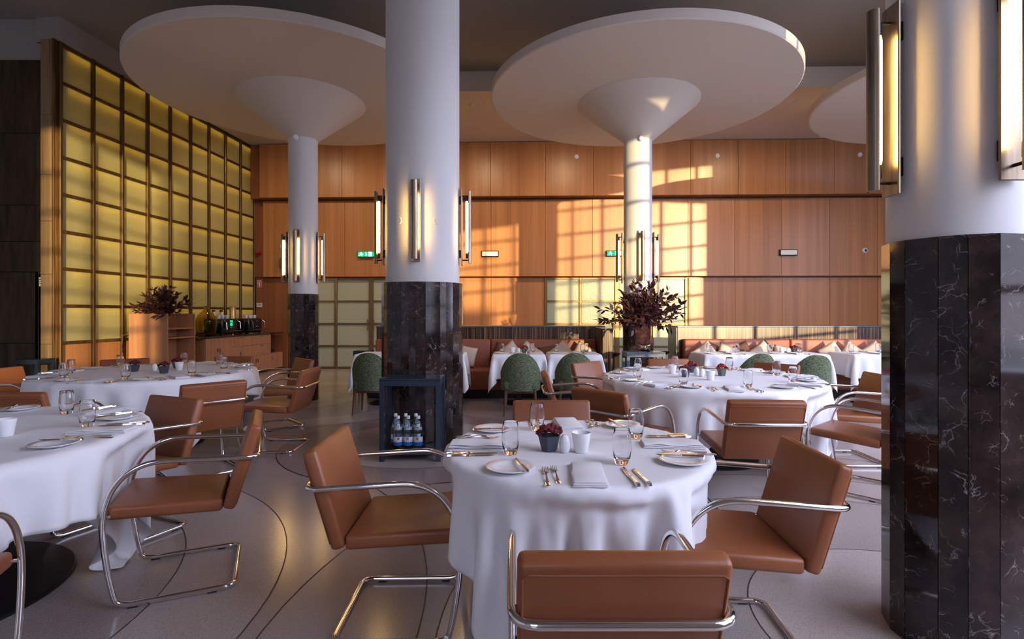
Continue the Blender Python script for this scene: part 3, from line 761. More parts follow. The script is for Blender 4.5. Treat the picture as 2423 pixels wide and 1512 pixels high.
# ------------------------------------------------------------------ tableware
def fork_mesh():
    mb = MB()
    mb.ribbon([(-.095, .009, .001), (-.085, .011, .001), (-.05, .006, .003), (-.01, .0032, .008), (.02, .0034, .010), (.035, .008, .006), (.045, .0125, .003), (.056, .0125, .002)], .0022)
    for k in range(4):
        xc = -.0102+.0068*k; mb.ribbon([(.055, .0021, .002, xc), (.075, .0019, .003, xc), (.10, .0011, .009, xc)], .0018)
    return mb.mesh('fork', M_cutlery, True, 50)
def knife_mesh():
    mb = MB(); mb.ribbon([(-.115, .006, .001, 0, .006), (-.105, .0095, .0005, 0, .010), (-.07, .0078, .001, 0, .009), (-.02, .0062, .001, 0, .008), (-.012, .008, .001, 0, .009), (-.005, .006, .002, 0, .005)], .008)
    mb.ribbon([(-.006, .0085, .003), (.03, .0098, .003), (.08, .0098, .003, .0005), (.10, .007, .003, .002), (.112, .0015, .003, .006)], .0016)
    return mb.mesh('knife', M_cutlery, True, 50)
def napkin_mesh():
    mb = MB(); rnd = random.Random(3)
    for k, (w_, l_, dx) in enumerate(((.062, .135, 0), (.061, .132, .002), (.059, .130, -.001), (.057, .127, .001))):
        n = 12; vs = []; fs = []
        for i in range(n+1):
            y = -l_+2*l_*i/n; wob = .0012*sin(i*.9+k*2)
            z0 = .0005+k*.0042; th = .0038
            prof = [(-w_, z0+th*.5), (-w_+.004, z0), (0, z0), (w_-.006, z0), (w_, z0+th*.5), (w_-.006, z0+th), (0, z0+th), (-w_+.004, z0+th)]
            vs += [(x+dx+.0015*sin(i*.5+k), y, z+wob*(k+1)*.5+ (.0 if k == 0 else 0)) for x, z in prof]
        for i in range(n):
            for q in range(8): r = (q+1) % 8; fs.append((i*8+q, i*8+r, i*8+8+r, i*8+8+q))
        fs.append(tuple(range(8))); fs.append(tuple(n*8+q for q in range(7, -1, -1)))
        mb.add(vs, fs)
    return mb.mesh('napkin', M_cloth, True, 60)
def tumbler_mesh():
    return MB().lathe([(.0001, 0), (.026, .0), (.0285, .003), (.034, .03), (.0375, .06), (.0375, .085), (.034, .118), (.0315, .137), (.0308, .1385), (.0300, .137),
                       (.0325, .118), (.0358, .085), (.0357, .06), (.032, .033), (.026, .022), (.0001, .0195)], 28).mesh('tumbler', M_glass, True, 180)
plate_me = MB().lathe([(.0001, .003), (.052, .003), (.054, .0), (.058, .002), (.062, .006), (.094, .0135), (.0965, .0155), (.095, .017), (.064, .0105), (.057, .0062), (.0001, .0055)], 48).mesh('side_plate', M_china, True, 180)
fork_me, knife_me, nap_me, tum_me = fork_mesh(), knife_mesh(), napkin_mesh(), tumbler_mesh()
TZ = .7625
def place(name, me, base_M, x, y, z, rz, label, cat, group, sc=1):
    o = link(name, me); o.matrix_local = base_M @ RT((x, y, z), rz=rz, sc=sc); tag(o, label, cat, group); return o
def setting(T, ang, where, group, j=0, small=False):
    """diner sits at angle ang (from the table centre); local +y points to the table centre"""
    rnd = random.Random(int(ang*100)+j*17+int(T[0]*31)); R = T[2]
    B = RT((T[0]+R*cos(ang), T[1]+R*sin(ang), TZ), rz=ang+pi/2)
    q = lambda a=.012: rnd.uniform(-a, a)
    g = lambda s: (s+' '+group) if group else None
    place('napkin', nap_me, B, q(), .155+q(), 0, q(.10), 'folded white napkin '+where, 'napkin', g('napkins'))
    px_, py_ = -.285+q(), .215+q()
    if not small:
        place('fork', fork_me, B, -.165, .125+q(.006), 0, q(.04), 'silver dinner fork, outer one of pair, '+where, 'fork', g('outer forks'))
        place('fork', fork_me, B, -.128, .15+q(.006), 0, q(.04), 'silver dinner fork next to the napkin '+where, 'fork', g('inner forks'))
        place('knife', knife_me, B, .145+q(.005), .14+q(.006), 0, .06+q(.06), 'silver knife next to the napkin '+where, 'knife', g('inner knives'))
        place('knife', knife_me, B, .185+q(.005), .13+q(.006), 0, .08+q(.06), 'smaller silver knife, outer one, '+where, 'knife', g('outer knives'), .9)
        place('butter_knife', knife_me, B, px_+.04, py_+.0, .0163, q(.25), 'butter knife lying across side plate '+where, 'knife', g('butter knives'), .86)
    else:
        place('knife', knife_me, B, .14, .13, 0, .06+q(.06), 'silver knife next to the napkin '+where, 'knife', g('knives'))
    place('side_plate', plate_me, B, px_, py_, 0, 0, 'small white side plate '+where, 'plate', g('side plates'))
    place('tumbler', tum_me, B, .15+q(), .30+q(), 0, 0, 'clear tumbler glass '+where, 'tumbler', g('tumblers'))
W1 = 'on the small table, '
for ang, wh in ((-pi/2, 'before the turned-away chair'), (pi, 'bottle stand side'), (0, 'marble pillar side'), (pi/2, 'green chairs side')):
    setting(T1, ang, W1+wh, None)
def seats(T, first, nouns, tname, grp):
    for k, nn in enumerate(nouns):
        if isinstance(nn, tuple): a, nn = nn
        else:
            c = CH_LIST[first+k]; a = atan2(c[1]-T[1], c[0]-T[0])
        setting(T, a, 'at the %s, %s' % (nn, tname), None, k)
seats(T2, 4, ['turned-away chair', 'angled pillar-side chair', 'edge-on chair', 'vase-side corner chair', 'chair before the vase stand', 'chair before green chairs', 'chair half behind marble', 'sled-base side-on chair'], 'red-flower table', 'x')
seats(T3, 12, ['long-rail turned-away chair', 'side-on chair by column', 'chair against the column', 'drawer-side chair', 'tall-cabinet-side chair', 'sunlit orange chair', 'sun-topped turned-away chair', (radians(-140), 'bronze-wall corner')], 'sideboard table', 'x')
seats(T4, 19, ['lone side-on chair', 'chair between white tables', 'chair showing one arm', (radians(125), 'far bare side')], 'cut-off table', 'x')

def flower_mesh(name, m, seed):
    rnd = random.Random(seed); bm = bmesh.new()
    for k in range(46):
        a = rnd.uniform(0, 2*pi); rr = .052*sqrt(rnd.random()); z = .028*(1-(rr/.06)**2)+rnd.uniform(-.006, .010)
        r = bmesh.ops.create_icosphere(bm, subdivisions=1, radius=rnd.uniform(.009, .014))
        for v_ in r['verts']:
            v_.co = Vector((rr*cos(a), rr*sin(a), z))+v_.co*rnd.uniform(.65, 1.35)
    me = bpy.data.meshes.new(name); bm.to_mesh(me); bm.free(); me.materials.append(m); return me
fl_d, fl_b = flower_mesh('blossoms', M_flower, 4), flower_mesh('blossoms', M_flower_b, 9)
def pot_mesh(m):
    return MB().lathe([(.0001, .0), (.033, 0), (.035, .003), (.051, .066), (.052, .068), (.047, .068), (.044, .058), (.0001, .058)], 6).mesh('pot', m)
pot_s, pot_o = pot_mesh(M_pot), pot_mesh(M_pot_o)
def flowerpot(x, y, label, bright=False, olive=False, rz=0):
    t = thing('flower_pot', label, 'flower pot', (x, y, TZ), rz)
    link('pot', pot_o if olive else pot_s, t); f = link('blossoms', fl_b if bright else fl_d, t, (0, 0, .072)); f['kind'] = 'stuff'
salt_me = MB().lathe([(.0001, 0), (.016, 0), (.019, .003), (.0245, .025), (.0255, .042), (.022, .062), (.015, .073), (.006, .0775), (.0001, .078)], 24).mesh('shaker', M_china, True, 180)
cup_me = MB().lathe([(.0001, 0), (.027, 0), (.029, .002), (.0415, .083), (.0412, .085), (.0395, .084), (.0275, .006), (.0001, .005)], 32).mesh('cup', M_china, True, 60)
def single(name, me, x, y, z, label, cat, group=None): return tag(link(name, me, None, (x, y, z)), label, cat, group)
def tp(px, py): Z = (CH-TZ)*F/(py-HZ); return PX(px, Z), Z
x, y = tp(1300, 1066); flowerpot(x, y, 'dark red blossoms in slate pot on the small table', rz=.25)
x, y = tp(1337, 1070); single('salt_shaker', salt_me, x, y, TZ, 'egg-shaped white shaker on the small table', 'shaker')
x, y = tp(1375, 1069); single('tealight_cup', cup_me, x, y, TZ, 'white tapered porcelain cup on the small table', 'cup')
for px, py, br, ol, l in ((1621, 893, 0, 0, 'darker red blossoms in slate pot between two white cups'), (1637, 881, 1, 0, 'bright red blossoms in slate pot behind the shaker pair'), (1708, 889, 1, 1, 'bright red blossoms in olive green pot on large table')):
    x, y = tp(px, py); flowerpot(x, y, l, br, ol, .1)
for px, py, l in ((1648, 888, 'white shaker nearer the slate pots on large table'), (1661, 891, 'white shaker nearer the olive pot on large table')):
    x, y = tp(px, py); single('salt_shaker', salt_me, x, y, TZ, l, 'shaker')
for px, py, l in ((1591, 884, 'white cup left of the darker blossoms by the vase side'), (1681, 899, 'white cup beside the olive green flower pot')):
    x, y = tp(px, py); single('tealight_cup', cup_me, x, y, TZ, l.replace('left of', 'next to'), 'cup')
for px, py, l in ((318, 879, 'dark red blossoms in slate pot before the tall cabinet'), (388, 883, 'dark red blossoms in slate pot next to white round shaker'), (419, 871, 'dark red blossoms in slate pot behind the white cup')):
    x, y = tp(px, py); flowerpot(x, y, l, rz=.4)
x, y = tp(366, 878); single('salt_shaker', salt_me, x, y, TZ, 'white shaker on the table before the sideboard', 'shaker')
x, y = tp(14, 1032); single('tealight_cup', cup_me, x, y, TZ, 'white cup on the big table beside lone side-on chair', 'cup')
x, y = tp(424, 876); single('tealight_cup', cup_me, x, y, TZ, 'white cup on the table before the sideboard', 'cup')

# ------------------------------------------------------------------ banquette tables and green chairs
sq = {}
def sq_table(x0, x1, label, cl, seed, dep=.34):
    hw = (x1-x0)/2; xc = (x0+x1)/2; yc = 8.03
    t = thing('square_table', label, 'table', (xc, yc, 0))
    obj('table_top', MB().rbox(-hw+.035, hw-.035, -dep+.035, dep-.035, .725, .755, .004, 1), M_walnut, t)
    obj('pedestal', MB().rbox(-.04, .04, -.04, .04, .02, .725, .005, 1), M_base, t)
    obj('base_plate', MB().lathe([(.001, 0), (.24, 0), (.24, .012), (.22, .02), (.001, .024)], 40), M_base, t, smooth=True, ang=30)
    key = round(hw, 1)
    if key not in sq: sq[key] = drape('square', (hw, dep), (2*hw+.62, 2*dep+.62), 44, 0, seed=seed, steps=130)
    put_cloth(sq[key], (xc, yc, 0), cl)
    return xc, yc, hw, dep
SQ = [(-2.33, -1.53, 'by the lone green chair'), (-1.50, -.70, 'half hidden behind the thick pillar'), (-.30, .50, 'behind the fully visible green chair'), (.53, 1.33, 'beside the banquette end panel'),
      (2.80, 3.72, 'beside the grey-blue divider end'), (3.74, 4.66, 'behind two green chairs'), (4.98, 5.90, 'next to the marble pillar edge')]
for i, (a, b, wh) in enumerate(SQ):
    xc, yc, hw, dep = sq_table(a, b, 'small square pedestal table '+wh, 'white cloth on square table '+wh, 20+i)
    setting((xc, yc, dep), -pi/2, 'on the square table '+wh, None, i, True) if i in (1, 2, 3, 4, 5, 6) else None
    single('tumbler', tum_me, xc+.22, yc+.14, TZ, 'tumbler near the banquette cushions, square table '+wh, 'tumbler')
    if i: single('tumbler', tum_me, xc-.25, yc+.05, TZ, 'tumbler at the outer end of square table '+wh, 'tumbler')
    o = link('napkin', nap_me); o.matrix_local = RT((xc+.05, yc+.17, TZ), rz=.1, sc=.8); tag(o, 'napkin on the banquette side, square table '+wh, 'napkin')
    if i in (2, 5):
        single('tealight_cup', cup_me, xc-.09, yc+.01, TZ, 'white cup on the square table '+wh, 'cup')
        single('salt_shaker', salt_me, xc+.0, yc+.0, TZ, 'white shaker on the square table '+wh, 'shaker')
        flowerpot(xc+.09, yc+.01, 'red blossom pot on the square table '+wh, i == 2, i == 2)

def build_green():
    t = thing('tub_chair', 'g', 'chair'); n = 26; um = radians(112); vs = []; fs = []; m = 9
    for layer, (rx, ry) in enumerate(((.262, .25), (.215, .20))):
        for i in range(n+1):
            u = -um+2*um*i/n; a = u-pi/2
            tz = .335+.505*sqrt(1-(.92*sin(min(abs(u), pi/2)))**2.6)*(1-.5*max(0, abs(u)-pi/2)/.38); z0 = .335+.0*abs(u)
            for k in range(m):
                z = z0+(tz-z0)*k/(m-1); lean = .10*max(0, z-.45)
                bul = 1+.04*sin(pi*min(1, (z-.335)/.5))
                vs.append((rx*cos(a)*bul, ry*sin(a)*bul+.02-lean*.6, z))
    o2 = (n+1)*m
    for i in range(n):
        for k in range(m-1):
            a = i*m+k; fs.append((a, a+m, a+m+1, a+1)); fs.append((o2+a, o2+a+1, o2+a+m+1, o2+a+m))
        for k in (0, m-1):
            a = i*m+k; fs.append((a, o2+a, o2+a+m, a+m))
    for i in (0, n):
        for k in range(m-1): a = i*m+k; fs.append((a, a+1, o2+a+1, o2+a))
    mb = MB(); mb.add(vs, fs); obj('back_shell', mb, M_green, t, smooth=True, ang=60)
    obj('seat', MB().rbox(-.225, .225, -.19, .27, .34, .47, .04, 3), M_green, t, smooth=True, ang=60)
    obj('seat_rail', MB().rbox(-.20, .20, -.17, .24, .30, .345, .008, 1), M_walnut, t)
    for sx in (-1, 1):
        for sy, yb in ((-1, -.20), (1, .25)):
            obj('leg', MB().tube([(sx*.215, yb, .0), (sx*.19, yb*.82, .33)], [.011, .021], 10), M_walnut, t, smooth=True)
    return t
g0 = build_green(); g0.location = (PX(1232, 7.05), 7.15, 0); g0['label'] = 'green tweed tub chair, whole back visible, between thick pillar and table'
g0.rotation_euler = (0, 0, -.03)
for px, Z, rz, l in ((877, 7.1, .0, 'green tweed tub chair beside the bottle stand pillar'), (1362, 7.1, -.1, 'green tweed tub chair with sunlit top, behind the brown chairs'),
                     (1790, 6.95, .05, 'green tweed tub chair behind large table, half hidden'), (1922, 6.75, -.06, 'green tweed tub chair nearest the marble pillar')):
    dup(g0, (PX(px, Z), Z+.1, 0), rz, l)

# ------------------------------------------------------------------ blue stands
def stand(loc, w_, d_, h_, label, shelf, m=M_navy):
    t = thing('stand', label, 'stand', loc); lt = .045
    obj('top', MB().rbox(-w_/2, w_/2, -d_/2, d_/2, h_-.02, h_, .003, 1), m, t)
    obj('apron', MB().rbox(-w_/2+.002, w_/2-.002, -d_/2+.002, -d_/2+.02, h_-.07, h_-.02, .002, 1).rbox(-w_/2+.002, w_/2-.002, d_/2-.02, d_/2-.002, h_-.07, h_-.02, .002, 1)
        .rbox(-w_/2+.002, -w_/2+.02, -d_/2+.02, d_/2-.02, h_-.07, h_-.02, .002, 1).rbox(w_/2-.02, w_/2-.002, -d_/2+.02, d_/2-.02, h_-.07, h_-.02, .002, 1), m, t)
    for sx in (-1, 1):
        for sy in (-1, 1):
            x0 = sx*(w_/2-lt/2); y0 = sy*(d_/2-lt/2); obj('leg', MB().rbox(x0-lt/2, x0+lt/2, y0-lt/2, y0+lt/2, 0, h_-.02, .003, 1), m, t)
    if shelf: obj('shelf', MB().rbox(-w_/2+.01, w_/2-.01, -d_/2+.01, d_/2-.01, .065, .085, .003, 1), m, t)
    return t
SX, SY = -.935, 5.0
stand((SX, SY, 0), .56, .34, .765, 'navy stand with open shelf of water bottles before pillar', True)
stand((PX(1520, 7.85), 7.80, 0), .56, .36, .80, 'grey-blue stand holding the pink glass vase', False, M_grey)
stand((PX(80, 7.7), 7.72, 0), .34, .3, .70, 'dark navy stand in the shadow of the bronze wall', False)
stand((PX(860, 8.9), 8.92, 0), .27, .3, .74, 'low navy stand behind the table of the lone green chair', False)
# mineral water bottles
def bottle_meshes():
    prof = [(.0001, .004), (.030, .0), (.043, .003), (.0455, .012), (.0455, .165), (.043, .185), (.034, .225), (.021, .262), (.0145, .285), (.0140, .300), (.0125, .300),
            (.0125, .284), (.019, .262), (.032, .224), (.041, .184), (.0435, .165), (.0435, .014), (.0001, .010)]
    b = MB().lathe(prof, 32).mesh('glass_body', M_bottle, True, 180)
    cap = MB().lathe([(.0001, .318), (.0155, .317), (.0165, .312), (.0168, .290), (.014, .289)], 20).mesh('cap', M_lab, True, 50)
    def arc(r, z0, z1, a0, a1, n=20, r1=None):
        mb = MB(); vs = []; fs = []; r1 = r1 or r
        for i in range(n+1):
            a = -pi/2+a0+(a1-a0)*i/n; vs += [(r*cos(a), r*sin(a), z0), (r1*cos(a), r1*sin(a), z1)]
        for i in range(n): fs.append((2*i, 2*i+2, 2*i+3, 2*i+1))
        mb.add(vs, fs); return mb
    lab = arc(.0459, .045, .125, -1.25, 1.25).mesh('label', M_lab, True)
    blue = arc(.0461, .045, .078, -1.25, 1.25).mesh('blue_band', M_labb, True)
    red = arc(.0463, .098, .119, -.24, .24, 6).mesh('red_square', M_red, True)
    neck = arc(.0400, .190, .216, -1.2, 1.2, 16, .0345).mesh('neck_label', M_lab, True)
    nred = arc(.0366, .205, .217, -.18, .18, 5, .0345).mesh('red_square', M_red, True)
    cu = bpy.data.curves.new('label_text', 'FONT'); cu.body = 'CARVALHELHOS'; cu.size = .0135; cu.align_x = 'CENTER'; cu.resolution_u = 2
    ob = bpy.data.objects.new('tmp_text', cu); C.objects.link(ob); dg = bpy.context.evaluated_depsgraph_get(); me = bpy.data.meshes.new_from_object(ob.evaluated_get(dg)); bpy.data.objects.remove(ob)
    for v_ in me.vertices:
        a = -pi/2+v_.co.x/.0464; v_.co = (.0464*cos(a), .0464*sin(a), .083+v_.co.y)
    me.materials.clear(); me.materials.append(M_text); me.name = 'lettering'
    cu2 = bpy.data.curves.new('label_text', 'FONT'); cu2.body = 'h'; cu2.size = .020; cu2.align_x = 'CENTER'; cu2.resolution_u = 2
    ob = bpy.data.objects.new('tmp_text', cu2); C.objects.link(ob); dg = bpy.context.evaluated_depsgraph_get(); me2 = bpy.data.meshes.new_from_object(ob.evaluated_get(dg)); bpy.data.objects.remove(ob)
    for v_ in me2.vertices:
        a = -pi/2+v_.co.x/.0466; v_.co = (.0466*cos(a), .0466*sin(a), .101+v_.co.y)
    me2.materials.clear(); me2.materials.append(M_lab); me2.name = 'emblem'
    return [('glass_body', b), ('cap', cap), ('label', lab), ('blue_band', blue), ('red_square', red), ('neck_label', neck), ('neck_square', nred), ('lettering', me), ('emblem', me2)]
BM = bottle_meshes()
for i, (px, Z) in enumerate(((943, 4.98), (967, 4.98), (991, 4.98), (937, 5.09), (961, 5.09), (985, 5.09))):
    t = thing('water_bottle', 'mineral water bottle on the navy stand, %s row, %s from the green chair' % ('front' if i < 3 else 'back', ORD[i % 3]), 'bottle', (PX(px, Z), Z-.02, .085), random.uniform(-.3, .3), '%s row of water bottles' % ('front' if i < 3 else 'back'))
    ps = {}
    for nm, me in BM:
        par = ps.get('label') if nm in ('blue_band', 'red_square', 'lettering', 'emblem') else ps.get('neck_label') if nm == 'neck_square' else t
        ps[nm] = link(nm, me, par)

# ------------------------------------------------------------------ bouquets
def leaf_mesh():
    vs = [(0, 0, 0), (.018, .03, .004), (.017, .06, .003), (0, .10, -.006), (-.017, .06, .003), (-.018, .03, .004), (0, .03, -.002), (0, .06, -.002)]
    fs = [(0, 1, 6), (1, 2, 7, 6), (2, 3, 7), (0, 6, 5), (6, 7, 4, 5), (7, 3, 4)]
    mb = MB(); mb.add(vs, fs); return mb.mesh('leaf', M_leaf, True, 180)
leaf_me = leaf_mesh()
def bouquet(root, z0, nb, length, spread, seed, extra, nleaf=300, flat=.85, xmin=-9, ymax=9):
    rnd = random.Random(seed); leaves = []; stems = MB()
    for b in range(nb):
        a = rnd.uniform(0, 2*pi); el = radians(rnd.uniform(-8, 88)); ln = length*rnd.uniform(.72, 1.06)*(1.08-.12*sin(el))
        d = Vector((cos(a)*cos(el)*spread, sin(a)*cos(el)*spread*flat, sin(el)*.95+.18)).normalized(); p = Vector((0, 0, z0)); path = [p.copy()]
        for s_ in range(7):
            d = (d+Vector((0, 0, -.055))+Vector((rnd.uniform(-.07, .07), rnd.uniform(-.07, .07), rnd.uniform(-.05, .05)))).normalized(); p = p+d*ln/7; p.y = min(p.y, ymax+.05); p.x = max(p.x, xmin-.02); path.append(p.copy())
            if s_ >= 1:
                for q in range(3 if s_ < 6 else 4):
                    side = Vector((rnd.uniform(-1, 1), rnd.uniform(-1, 1), rnd.uniform(-.7, .8)))
                    dd = (d*rnd.uniform(.4, 1.2)+side.normalized()*.9).normalized(); up = Vector((rnd.uniform(-1, 1), rnd.uniform(-1, 1), 1)).normalized()
                    xx = dd.cross(up).normalized(); z_ = xx.cross(dd)
                    Mx = Matrix((xx, dd, z_)).transposed().to_4x4(); Mx.translation = p-d*rnd.random()*ln/7
                    if Mx.translation.y > ymax or Mx.translation.x < xmin: continue
                    leaves.append(Mx @ Matrix.Scale(rnd.uniform(.8, 1.3), 4))
        stems.tube(path, [.004]*len(path), 4)
    for k in range(extra):
        a = rnd.uniform(0, 2*pi); d = Vector((cos(a), sin(a)*.6, rnd.uniform(.0, .8))).normalized(); p = Vector((0, 0, z0)); path = [p.copy()]
        for s_ in range(5): d = (d+Vector((rnd.uniform(-.15, .15), 0, rnd.uniform(-.1, .1)))).normalized(); p = p+d*length*.27; p.y = min(p.y, ymax+.05); p.x = max(p.x, xmin-.04); path.append(p.copy())
        stems.tube(path, [.0035, .003, .0025, .002, .0015, .001], 3)
    st = obj('stems', stems, M_twig, root); rnd.shuffle(leaves)
    leaves.sort(key=lambda m_: m_.translation.y)
    for m_ in leaves[:nleaf]: link('leaf', leaf_me, root, M=m_)
    rest = MB()
    lv = [v_.co.copy() for v_ in leaf_me.vertices]; lf = [tuple(p_.vertices) for p_ in leaf_me.polygons]
    for m_ in leaves[nleaf:]: rest.add(lv, lf, m_)
    o = obj('leaves', rest, M_leaf, root, smooth=True, ang=180); o['kind'] = 'stuff'
bx, by = PX(1524, 7.8), 7.78
vz = thing('flower_vase', 'pink glass vase on a clear foot on the grey-blue stand', 'vase', (bx, by, .80))
obj('vase_body', MB().lathe([(.0001, .085), (.06, .085), (.095, .10), (.105, .13), (.108, .25), (.110, .42), (.113, .435), (.109, .435), (.105, .42), (.103, .25), (.100, .135), (.09, .11), (.0001, .10)], 40), M_pglass, vz, smooth=True, ang=180)
obj('glass_foot', MB().lathe([(.0001, 0), (.085, 0), (.09, .006), (.075, .02), (.055, .035), (.05, .06), (.06, .083), (.0001, .084)], 32), M_glass, vz, smooth=True, ang=60)
bq = thing('bouquet', 'large burgundy leaf bouquet in the pink glass vase', 'bouquet', (bx-.02, by, .80)); bouquet(bq, .38, 66, .66, 1.05, 5, 8, ymax=.25)
bq2 = thing('bouquet', 'burgundy leaf bouquet with bare twigs on the tall cabinet', 'bouquet', (PX(387, 9.4), 9.4, 1.10)); bouquet(bq2, .22, 44, .53, 1.05, 11, 26, 280, xmin=-.36)

# ------------------------------------------------------------------ sideboard corner
tc = thing('tall_cabinet', 'tall cherry cabinet with open side shelves under the burgundy bouquet', 'cabinet', (-6.27, 9.5, 0))
Wc = .335
obj('front_panel', MB().rbox(-Wc, Wc, -.40, -.375, 0, 1.36, .003, 1), M_cab, tc)
obj('rear_panel', MB().rbox(-Wc, Wc, .375, .40, 0, 1.36, .003, 1), M_cab, tc)
obj('side_panel', MB().rbox(-Wc, -Wc+.025, -.375, .375, 0, 1.36, .003, 1), M_cab, tc)
obj('centre_panel', MB().rbox(-.02, 0, -.375, .375, 0, 1.09, .002, 1), M_cab, tc)
for z in (.06, .48, .93): obj('shelf', MB().rbox(0, Wc-.005, -.375, .375, z-.012, z+.012, .002, 1), M_cab, tc)
obj('top_board', MB().rbox(-Wc+.026, Wc-.005, -.375, .375, 1.08, 1.10, .002, 1), M_cab, tc)
o = obj('phone_handset', MB().rbox(-.016, .016, -.03, .03, -.15, .15, .012, 2), M_white, None, (-6.627, 9.25, 1.16), 0, smooth=True); tag(o, 'white handset hung on the side of the tall cabinet', 'handset')
o = obj('gourd_bottle', MB().lathe([(.0001, 0), (.04, 0), (.045, .02), (.042, .10), (.02, .16), (.014, .22), (.018, .235), (.018, .25), (.0001, .25)], 20), M_bottle, None, (-6.1, 9.35, .492), 0, smooth=True); tag(o, 'dark glass decanter on a shelf of the tall cabinet', 'decanter')
# sideboard body along the glass wall: local x along the wall, -y to the room
sb = thing('sideboard', 'long cherry sideboard with drawers before the amber glass wall', 'sideboard', (-5.90, 10.18, 0), GA)
obj('carcass', MB().rbox(.0, 2.32, .022, .60, .05, .875, .003, 1), M_cab, sb)
obj('plinth', MB().box(.03, 2.9, .06, .55, 0, .05), M_dark, sb)
obj('low_carcass', MB().rbox(2.32, 2.86, .022, .60, .05, .42, .003, 1), M_cab, sb)
def front(nm, x0, x1, z0, z1, hx=None, hz=None, vert=True):
    o = obj(nm, MB().rbox(x0+.003, x1-.003, 0, .022, z0+.003, z1-.003, .002, 1), M_cab, sb)
    if hx is not None:
        hw, hh = (.018, .04) if vert else (.05, .007); obj('handle', MB().rbox(hx-hw, hx+hw, -.008, .001, hz-hh, hz+hh, .002, 1), M_walnut, o)
front('door', 0, .39, .05, .87, .35, .62); front('door', .39, .78, .05, .87, .43, .62)
front('drawer', .78, 1.55, .66, .87, 1.16, .845, False); front('drawer', 1.55, 2.32, .66, .87, 1.93, .845, False)
front('drawer', 1.16, 2.32, .42, .66, 1.93, .635, False); front('door', .78, 1.16, .05, .66, 1.12, .5)
front('door', 1.16, 1.74, .05, .42, 1.70, .3); front('door', 1.74, 2.32, .05, .42, 1.78, .3); front('door', 2.32, 2.86, .05, .42, 2.37, .3)
ct = obj('worktop', MB().rbox(-.262, 2.88, -.02, .66, .88, .91, .004, 1), M_marble, None, (-5.90, 10.18, 0), GA); tag(ct, 'thin black marble worktop on the sideboard', 'worktop')
lb = thing('bracket_panel', 'cherry side panel under the near end of the worktop', 'panel', (-5.90, 10.18, 0), GA)
obj('panel', MB().rbox(-.255, -.005, .30, .32, 0, .878, .002, 1), M_cab, lb)
obj('foot', MB().box(-.25, -.01, .29, .33, 0, .02), M_dark, lb)
GM = RT((-5.90, 10.18, 0), rz=GA)
def onbar(lx, ly): return tuple(GM @ Vector((lx, ly, .91)))
dj = obj('demijohn', MB().lathe([(.0001, .01), (.10, .0), (.16, .012), (.175, .05), (.188, .18), (.195, .28), (.185, .35), (.14, .43), (.075, .49), (.042, .53), (.038, .58), (.046, .585), (.046, .60), (.036, .60),
     (.032, .58), (.035, .53), (.068, .485), (.132, .425), (.177, .348), (.187, .28), (.18, .18), (.167, .055), (.15, .02), (.0001, .018)], 48), M_yglass, None, onbar(.30, .20), 0, smooth=True, ang=180)
tag(dj, 'big yellow glass demijohn on the black worktop', 'demijohn')
def coffee(lx, label, lit):
    t = thing('coffee_machine', label, 'coffee machine', onbar(lx, .33), GA)
    obj('body', MB().rbox(-.27, .27, -.17, .24, .02, .34, .02, 2), M_black_gloss, t, smooth=True, ang=50)
    obj('front_panel', MB().rbox(-.20, .20, -.20, -.17, .14, .33, .008, 1), M_dark, t)
    obj('display', MB().rbox(-.035, .035, -.206, -.199, .19, .25, .002, 1), M_screen if lit else M_dark, t)
    mb = MB()
    for r in range(2):
        for c in range(3): mb.box(-.045+c*.035, -.025+c*.035, -.206, -.199, .265+r*.025, .28+r*.025)
    obj('buttons', mb, M_screen if lit else M_nickel, t)
    obj('drip_tray', MB().rbox(-.22, .22, -.30, -.17, .075, .09, .004, 1), M_nickel, t)
    obj('logo_bar', MB().box(-.03, .03, -.204, -.199, .155, .165), M_white, t)
    for sx in (-1, 1): obj('steam_wand', MB().tube([(sx*.22, -.18, .32), (sx*.24, -.25, .26), (sx*.235, -.26, .12)], .006, 8), M_chrome, t, smooth=True)
    for sx in (-1, 1):
        for sy in (-.13, .18): obj('foot', MB().lathe([(.02, 0), (.02, .022)], 12), M_black, t, (sx*.22, sy, 0))
coffee(1.0, 'black coffee machine with green lit display beside demijohn', True); coffee(1.95, 'black coffee machine with dark display at the far worktop end', False)
cg = MB().lathe([(.0001, 0), (.028, 0), (.036, .008), (.039, .075), (.0375, .075), (.034, .012), (.0001, .008)], 20).mesh('cup', M_china, True, 60)
for k, (lx, ly, far) in enumerate(((.80, -.05, 0), (.90, .02, 0), (1.0, .0, 0), (1.09, -.05, 0), (1.18, .06, 0), (1.77, -.05, 1), (1.87, -.08, 1), (1.97, -.05, 1), (2.07, -.07, 1), (2.15, .04, 1))):
    p = GM @ Vector((lx, .33+ly, 1.25)); single('cup', cg, p.x, p.y, p.z, 'white cup on the %s coffee machine, %s from the demijohn' % ('far' if far else 'green-lit', ORD[k % 5]), 'cup', 'cups on the %s coffee machine' % ('far' if far else 'green-lit'))
for k, lx in enumerate((.88, 1.14)):
    p = GM @ Vector((lx, .45, 1.25)); t = thing('carton', 'white carton with dark spout on green-lit machine, nearer the %s' % ('demijohn', 'brass cylinder')[k], 'carton', (p.x, p.y, p.z), GA, 'cartons on the coffee machine')
    obj('box', MB().rbox(-.03, .03, -.03, .03, 0, .15, .003, 1), M_white, t); obj('spout', MB().poly([(-.03, .15), (.03, .15), (.0, .185)], -.03, .03), M_dark, t)
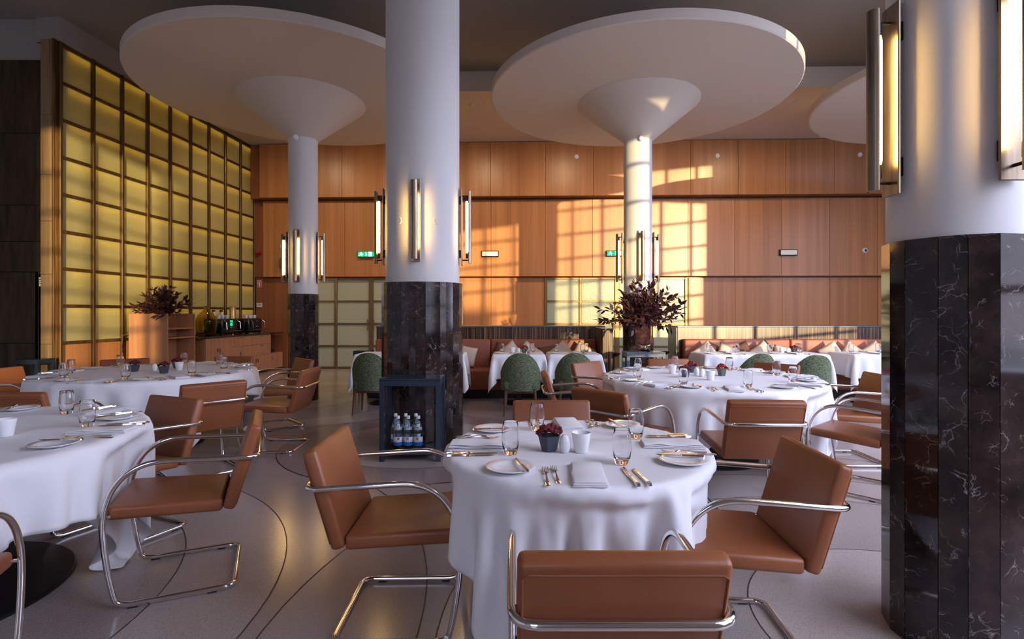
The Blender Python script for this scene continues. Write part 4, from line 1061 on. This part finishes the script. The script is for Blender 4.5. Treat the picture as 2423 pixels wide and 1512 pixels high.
p = onbar(1.46, .40); t = thing('brass_canister', 'fluted brass cylinder on a short base between the coffee machines', 'canister', p)  # fluted brass canister, gives no light
obj('fluted_body', MB().lathe([(.0001, .14), (.06, .14), (.062, .15), (.062, .60), (.058, .61), (.0001, .61)], 72, None, 12, .05), M_gold, t, smooth=True, ang=40)
obj('base', MB().lathe([(.0001, 0), (.05, 0), (.05, .02), (.035, .03), (.035, .10), (.05, .11), (.05, .14), (.0001, .14)], 32), M_gold, t, smooth=True, ang=40)
kb = GM @ Vector((2.58, .30, .42)); t = thing('black_bag', 'black folded bag on the low cabinet end', 'bag', tuple(kb), GA)
obj('bag', MB().poly([(-.22, 0), (.22, 0), (.20, .06), (.05, .09), (-.08, .16), (-.15, .27), (-.21, .30)], -.12, .14), M_black, t)
obj('handle', MB().tube([(-.1, 0, .14), (-.05, 0, .2), (.02, 0, .18), (.06, 0, .08)], .008, 6), M_black, t)

# ------------------------------------------------------------------ far bar stools between the dividers
def stool(px, Z, label, k=.72):
    t = thing('bar_stool', label, 'stool', (PX(px, Z), Z, 0))
    obj('seat', MB().lathe([(.0001, .64), (.05*k, .62), (.12*k, .64), (.17*k, .675), (.175*k, .685), (.165*k, .69), (.10*k, .665), (.0001, .655)], 32), M_base, t, smooth=True, ang=60)
    obj('post', MB().lathe([(.022, .03), (.022, .62), (.05, .64)], 16), M_dark, t, smooth=True)
    obj('base', MB().lathe([(.0001, 0), (.17*k, 0), (.17*k, .012), (.03, .035), (.0001, .035)], 32), M_dark, t, smooth=True, ang=40)
stool(1451, 9.0, 'dark bar stool beside the banquette end panel')
stool(1569, 9.4, 'dark bar stool behind the vase stand', .62)

cord = obj('twisted_cord', MB().tube([(-6.66, 9.12, 1.02), (-6.70, 9.09, .97), (-6.69, 9.07, .86), (-6.72, 9.08, .74), (-6.70, 9.10, .66)], .008, 8).tube([(-6.64, 9.12, 1.02), (-6.63, 9.07, 1.06), (-6.61, 9.05, 1.10)], .006, 8), M_twig, None)
tag(cord, 'dark twisted cord hanging at the tall cabinet side', 'cord')
